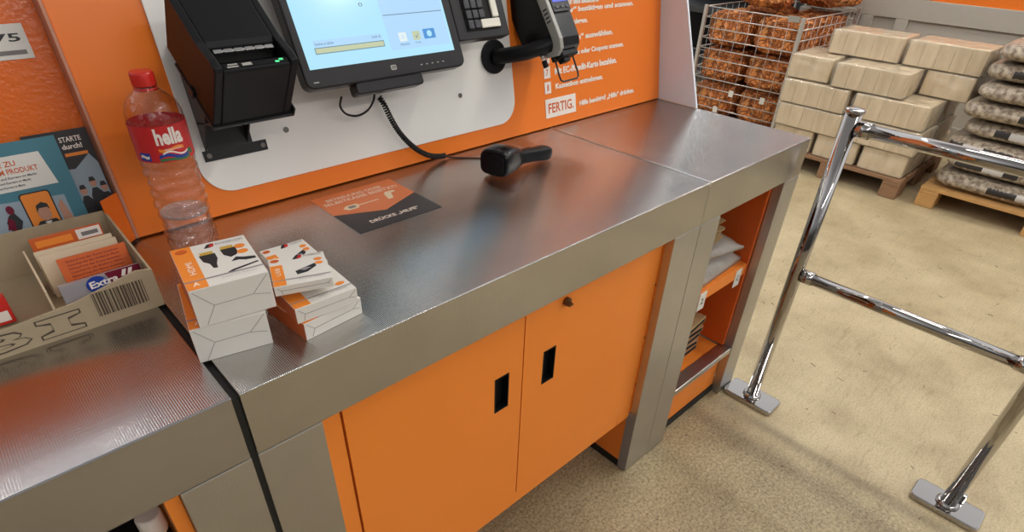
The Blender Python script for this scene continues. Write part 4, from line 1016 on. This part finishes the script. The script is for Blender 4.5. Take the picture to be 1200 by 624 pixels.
# ---------------------------------------------------------------- pallets with goods
def pallet(name, x0, x1, y0, y1, m, label, h=0.12, blocks=(0.0, 0.5, 1.0)):
    e = empty(name, ((x0+x1)/2, (y0+y1)/2, 0), label=label, cat='pallet')
    cx, cy = (x0+x1)/2, (y0+y1)/2
    n = 7; bw = (x1-x0)/(n+1.2)
    for k in range(n):
        a = x0 + k*(x1-x0-bw)/(n-1)
        MB().box(a-cx, a+bw-cx, y0-cy, y1-cy, h-0.02, h).build('deck_board', m, e, bevel=0.002)
    for yb in (y0, (y0+y1)/2-0.05, y1-0.10):
        MB().box(x0-cx, x1-cx, yb-cy, yb+0.10-cy, h-0.04, h-0.0205).build('stringer_board', m, e, bevel=0.002)
        for xb in (x0, (x0+x1)/2-0.07, x1-0.14):
            MB().box(xb-cx, xb+0.14-cx, yb-cy, yb+0.10-cy, 0.0, h-0.0405).build('block', m, e, bevel=0.004)
    return e
pallet('wooden_pallet', 3.93, 4.78, 0.225, 1.10, m_wood_dark, 'old wooden pallet under the film-wrapped briquette packs')
pallet('wooden_pallet', 3.965, 4.82, -1.06, 0.125, m_wood, 'light wooden pallet under the stacked sacks')

ZB = 0.1205; PH = 0.142
def pack_proto(w, d, h, seed):
    """w along x, d along y: five briquettes in clear film"""
    e = empty('briquette_pack', (0, 0, 0))
    n = max(3, round(max(w, d)/0.085))
    for k in range(n):
        if d >= w: a0 = -d/2+0.004+k*(d-0.008)/n; mb = MB().box(-w/2+0.004, w/2-0.004, a0+0.0007, a0+(d-0.008)/n-0.0007, 0.003, h-0.006)
        else: a0 = -w/2+0.004+k*(w-0.008)/n; mb = MB().box(a0+0.0002, a0+(w-0.008)/n-0.0002, -d/2+0.004, d/2-0.004, 0.003, h-0.006)
        mb.build('briquette', m_briq, e, bevel=0.003)
    bm = bmesh.new(); bmesh.ops.create_cube(bm, size=1)
    bmesh.ops.subdivide_edges(bm, edges=bm.edges[:], cuts=9, use_grid_fill=True)
    for v in bm.verts:
        x, y, z = v.co
        nz = noise.noise(Vector((x*5+seed, y*5, z*5)))
        dx, dy = (1+0.04*nz), (1+0.04*nz)
        p = Vector((x*w*dx, y*d*dy, (z+0.5)*(h-0.002)))
        if z > 0.4: p.z -= 0.004*abs(nz)
        p.z = max(0.0006, min(h-0.0005, p.z))
        # gathered film ends
        if d >= w and abs(y) > 0.49: p.y += math.copysign(0.010*(1-abs(z)*1.7), y)*(0.5+abs(noise.noise(Vector((x*4, z*4, seed+3)))))
        if d < w and abs(x) > 0.49: p.x += math.copysign(0.016*(1-abs(z)*1.6), x)*abs(noise.noise(Vector((y*4, z*4, seed+3))))*2
        v.co = p
    me = bpy.data.meshes.new('film_wrap'); bm.to_mesh(me); bm.free(); me.materials.append(m_film)
    for p in me.polygons: p.use_smooth = True
    o = bpy.data.objects.new('film_wrap', me); COL.objects.link(o); o.parent = e
    return e
protoL = pack_proto(0.30, 0.415, PH, 1); protoS = pack_proto(0.40, 0.265, PH, 5)
ORD = ['lowest', 'second', 'third', 'fourth', 'fifth']
first = {'L': protoL, 'S': protoS}; used = {'L': False, 'S': False}
def put(kind, x, y, layer, rz, label):
    o = first[kind]
    if used[kind]: o = copy_tree(first[kind])
    used[kind] = True
    o.location = (x, y, ZB + layer*(PH+0.0012)); o.rotation_euler = (0, 0, rz)
    tag(o, label, 'briquette pack', 'film-wrapped briquette packs on the old pallet')
# lowest and third layers: end-on packs; others: long side to the front
rowsS = [(0.375, 'right-hand end'), (0.665, 'middle'), (0.955, 'end nearest the cage')]
rowsL = [(0.430, 'right half'), (0.882, 'half nearest the cage')]
for y, w2 in rowsS: put('S', 4.155, y, 0, 0.0, 'front briquette pack in the lowest layer, at the ' + w2)
for y, w2 in rowsS: put('S', 4.60, y, 0, 0.0, 'rear briquette pack in the lowest layer, at the ' + w2)
for k in (1, 2):
    for y, w2 in rowsL:
        for i, (x, w3) in enumerate(((4.085, 'front'), (4.415, 'inner'))):
            put('L', x, y + (0.012 if k == 2 else 0), k, random.uniform(-0.02, 0.02), w3 + ' briquette pack in the ' + ORD[k] + ' layer, ' + w2)
put('L', 4.10, 0.615, 3, 0.03, 'film-wrapped briquette pack jutting out at the front of the fourth layer')
put('S', 4.18, 0.995, 3, 0.05, 'briquette pack with flared film in the fourth layer beside the cage')
put('S', 4.40, 0.255, 3, -0.05, 'briquette pack set back at the right end of the fourth layer')
put('L', 4.435, 0.640, 3, 0.0, 'inner briquette pack in the fourth layer, hidden behind the jutting one')
put('L', 4.33, 0.776, 4, 0.03, 'left one of the two topmost briquette packs')
put('L', 4.345, 0.332, 4, -0.01, 'right one of the two topmost briquette packs')

# sacks
def sack_mesh(w, d, h, seed):
    bm = bmesh.new(); nu, nv = 40, 20; grid = []
    for i in range(nv+1):
        phi = -PI/2 + PI*i/nv; row = []
        for j in range(nu):
            t = 2*PI*j/nu
            def sp(a, e): return math.copysign(abs(a)**e, a)
            cx = sp(math.cos(phi), 0.28)*sp(math.cos(t), 0.30); cy = sp(math.cos(phi), 0.28)*sp(math.sin(t), 0.30); cz = sp(math.sin(phi), 0.85)
            n_ = noise.noise(Vector((cx*2.2, cy*3.0, cz*2+seed*7.3))) + 0.5*noise.noise(Vector((cx*7, cy*9, cz*4+seed*3.3)))
            row.append(bm.verts.new((cx*w/2*(1+0.02*n_), cy*d/2*(1+0.015*n_), h/2 + cz*h/2*(0.90+0.10*n_))))
        grid.append(row)
    for A, B in zip(grid, grid[1:]):
        for j in range(nu): f = bm.faces.new((A[j], A[(j+1) % nu], B[(j+1) % nu], B[j])); f.smooth = True
    bmesh.ops.remove_doubles(bm, verts=bm.verts, dist=1e-5)
    bmesh.ops.recalc_face_normals(bm, faces=bm.faces)
    me = bpy.data.meshes.new('printed_sack'); bm.to_mesh(me); bm.free(); me.materials.append(m_sack); return me
SH = 0.098
smesh = [sack_mesh(0.60, 0.55, SH*1.03, k) for k in range(4)]
ORD2 = ['lowest', 'second', 'third', 'fourth', 'fifth', 'sixth', 'seventh', 'eighth']
for k in range(8):
    off = (0.0, -0.10)[k % 2] if k else 0
    segs = [(-0.165, 'left'), (-0.765, 'right')] if k % 2 == 0 else [(-0.195, 'left'), (-0.795, 'right')]
    for y, sdn in segs:
        o = bpy.data.objects.new('printed_sack', smesh[(k*2+(sdn == 'left')) % 4]); COL.objects.link(o)
        o.location = (4.30+random.uniform(-0.02, 0.03), y+random.uniform(-0.02, 0.02), 0.121+k*SH); o.rotation_euler = (0, 0, random.uniform(-0.03, 0.03) + (PI if random.random() < 0.3 else 0))
        tag(o, sdn + ' sack in the ' + (ORD2[k] if k < 7 else 'topmost') + ' layer of the sack stack on the light pallet', 'sack', 'brown and white printed sacks on the light pallet')

# wire cage with netted kindling
CX0, CX1, CY0, CY1, CZ0, CZ1 = 4.25, 5.20, 1.22, 1.95, 0.10, 0.845
cg = empty('wire_cage', ((CX0+CX1)/2, (CY0+CY1)/2, 0), label='galvanised wire mesh cage filled with netted kindling at the back', cat='cage')
gx, gy = (CX0+CX1)/2, (CY0+CY1)/2
m_wire = mat('galvanised_wire', (0.62, 0.60, 0.56), 0.35, 0.6)
def cagewall(pts0, pts1, n_h, n_v):
    mb = MB()
    a, b = Vector(pts0), Vector(pts1)
    for k in range(n_h):
        z = CZ0 + (CZ1-CZ0)*k/(n_h-1); mb.tube([(a.x-gx, a.y-gy, z), (b.x-gx, b.y-gy, z)], 0.0042, 6)
    for k in range(n_v):
        p = a.lerp(b, k/(n_v-1)); mb.tube([(p.x-gx, p.y-gy, CZ0), (p.x-gx, p.y-gy, CZ1)], 0.0014, 6)
    return mb.build('mesh_panel', m_wire, cg)
cagewall((CX0, CY0, 0), (CX0, CY1, 0), 12, 9); cagewall((CX0, CY0, 0), (CX1, CY0, 0), 12, 11)
cagewall((CX1, CY0, 0), (CX1, CY1, 0), 12, 13); cagewall((CX0, CY1, 0), (CX1, CY1, 0), 12, 11)
for x in (CX0, CX1):
    for y in (CY0, CY1): MB().box(x-gx-0.012, x-gx+0.012, y-gy-0.012, y-gy+0.012, 0.0, CZ1+0.01).build('corner_post', m_wire, cg, bevel=0.002)
MB().box(CX0-gx-0.014, CX0-gx-0.006, CY0-gy+0.02, CY0-gy+0.10, CZ1-0.02, CZ1+0.015).build('name_plate', m_grey_pl, cg)
MB().box(CX0-gx+0.01, CX1-gx-0.01, CY0-gy+0.01, CY1-gy-0.01, CZ0-0.03, CZ0-0.006).build('floor_grid', m_wood_dark, cg)
for y, z in ((1.35, 0.30), (1.60, 0.30), (1.70, 0.165), (1.90, 0.22)):
    MB().box(CX0-gx-0.008, CX0-gx-0.005, y-gy-0.018, y-gy+0.018, z-0.022, z+0.022).build('ticket', m_paper, cg)
def net_mesh(w, d, h, seed):
    bm = bmesh.new(); bmesh.ops.create_icosphere(bm, subdivisions=5, radius=1)
    for v in bm.verts:
        n_ = v.co.normalized(); e = 0.42
        q = Vector([math.copysign(abs(c)**e, c) for c in n_])
        r = 1 + 0.10*noise.noise(n_*2.2+Vector((seed*3.1, 0, 0))) + 0.075*noise.noise(n_*7+Vector((0, seed*2.7, 0))) + 0.03*noise.noise(n_*18)
        v.co = Vector((q.x*w/2*r*0.90, q.y*d/2*r*0.90, h/2+q.z*h/2*r*0.90))
    me = bpy.data.meshes.new('kindling_net'); bm.to_mesh(me); bm.free(); me.materials.append(m_fire)
    for p in me.polygons: p.use_smooth = True
    return me
nm = [net_mesh(0.45, 0.36, 0.25, k) for k in range(4)]
i = 0
for k in range(3):
    for jx, (x, wx) in enumerate(((4.475, 'front'), (4.93, 'rear'))):
        for jy, (y, wy) in enumerate(((1.40, 'right'), (1.77, 'left'))):
            o = bpy.data.objects.new('kindling_net', nm[i % 4]); COL.objects.link(o); i += 1
            o.location = (x, y, 0.098+k*0.243)
            tag(o, '%s %s orange net of kindling in the %s layer inside the cage' % (wx, wy, ('bottom', 'middle', 'upper')[k]), 'kindling net', 'orange nets of kindling in the wire cage')
for (x, y, z, rz, lab) in ((4.50, 1.62, 0.86, 0.5, 'wide net of kindling heaped on top of the cage at the front'), (4.95, 1.36, 0.86, -0.3, 'net of kindling heaped on top of the cage at its right rear corner'),
                           (4.95, 1.78, 0.86, 0.1, 'net of kindling heaped on top of the cage at its left rear corner')):
    o = bpy.data.objects.new('kindling_net', nm[i % 4]); COL.objects.link(o); i += 1
    o.location = (x, y, z); o.rotation_euler = (0, 0, rz); tag(o, lab, 'kindling net', 'orange nets of kindling in the wire cage')

# dark rack beyond the cage
dk = empty('dark_rack', (5.9, 2.75, 0), label='dark grey steel rack standing behind the wire cage', cat='rack')
m_dgrey = mat('dark_grey_steel', srgb(70, 72, 74), 0.5, 0.3)
for x in (-0.4, 0.4):
    for y in (-0.6, 0.6): MB().box(x-0.03, x+0.03, y-0.03, y+0.03, 0, 1.9).build('upright', m_dgrey, dk, bevel=0.003)
for z in (0.12, 0.62, 1.12, 1.62): MB().box(-0.37, 0.37, -0.57, 0.57, z, z+0.05).build('shelf', m_dgrey, dk, bevel=0.003)
MB().box(0.33, 0.36, -0.56, 0.56, 0.18, 1.6).build('back_sheet', m_dark, dk)

# ---------------------------------------------------------------- crumbs and straw on the floor
random.seed(11); mb = MB()
for k in range(130):
    x = random.uniform(0.55, 3.6); y = random.uniform(-1.2, 0.45)
    if y > -0.03 and x < 1.65: continue
    if y > 0.35 and x > 3.8: continue
    ln = random.uniform(0.003, 0.014); a_ = random.uniform(0, PI); b_ = a_+random.uniform(-0.8, 0.8)
    p = Vector((x, y, 0.0012)); q = p+Vector((math.cos(a_), math.sin(a_), 0))*ln; r_ = q+Vector((math.cos(b_), math.sin(b_), 0))*ln*0.8
    mb.tube([p, q, r_], random.uniform(0.0004, 0.0009), 5, 0 if random.random() < 0.85 else 1)
tag(mb.build('floor_crumbs', [m_dark, m_cream]), 'dark crumbs and bits of straw scattered on the beige floor', 'crumbs', kind='stuff')
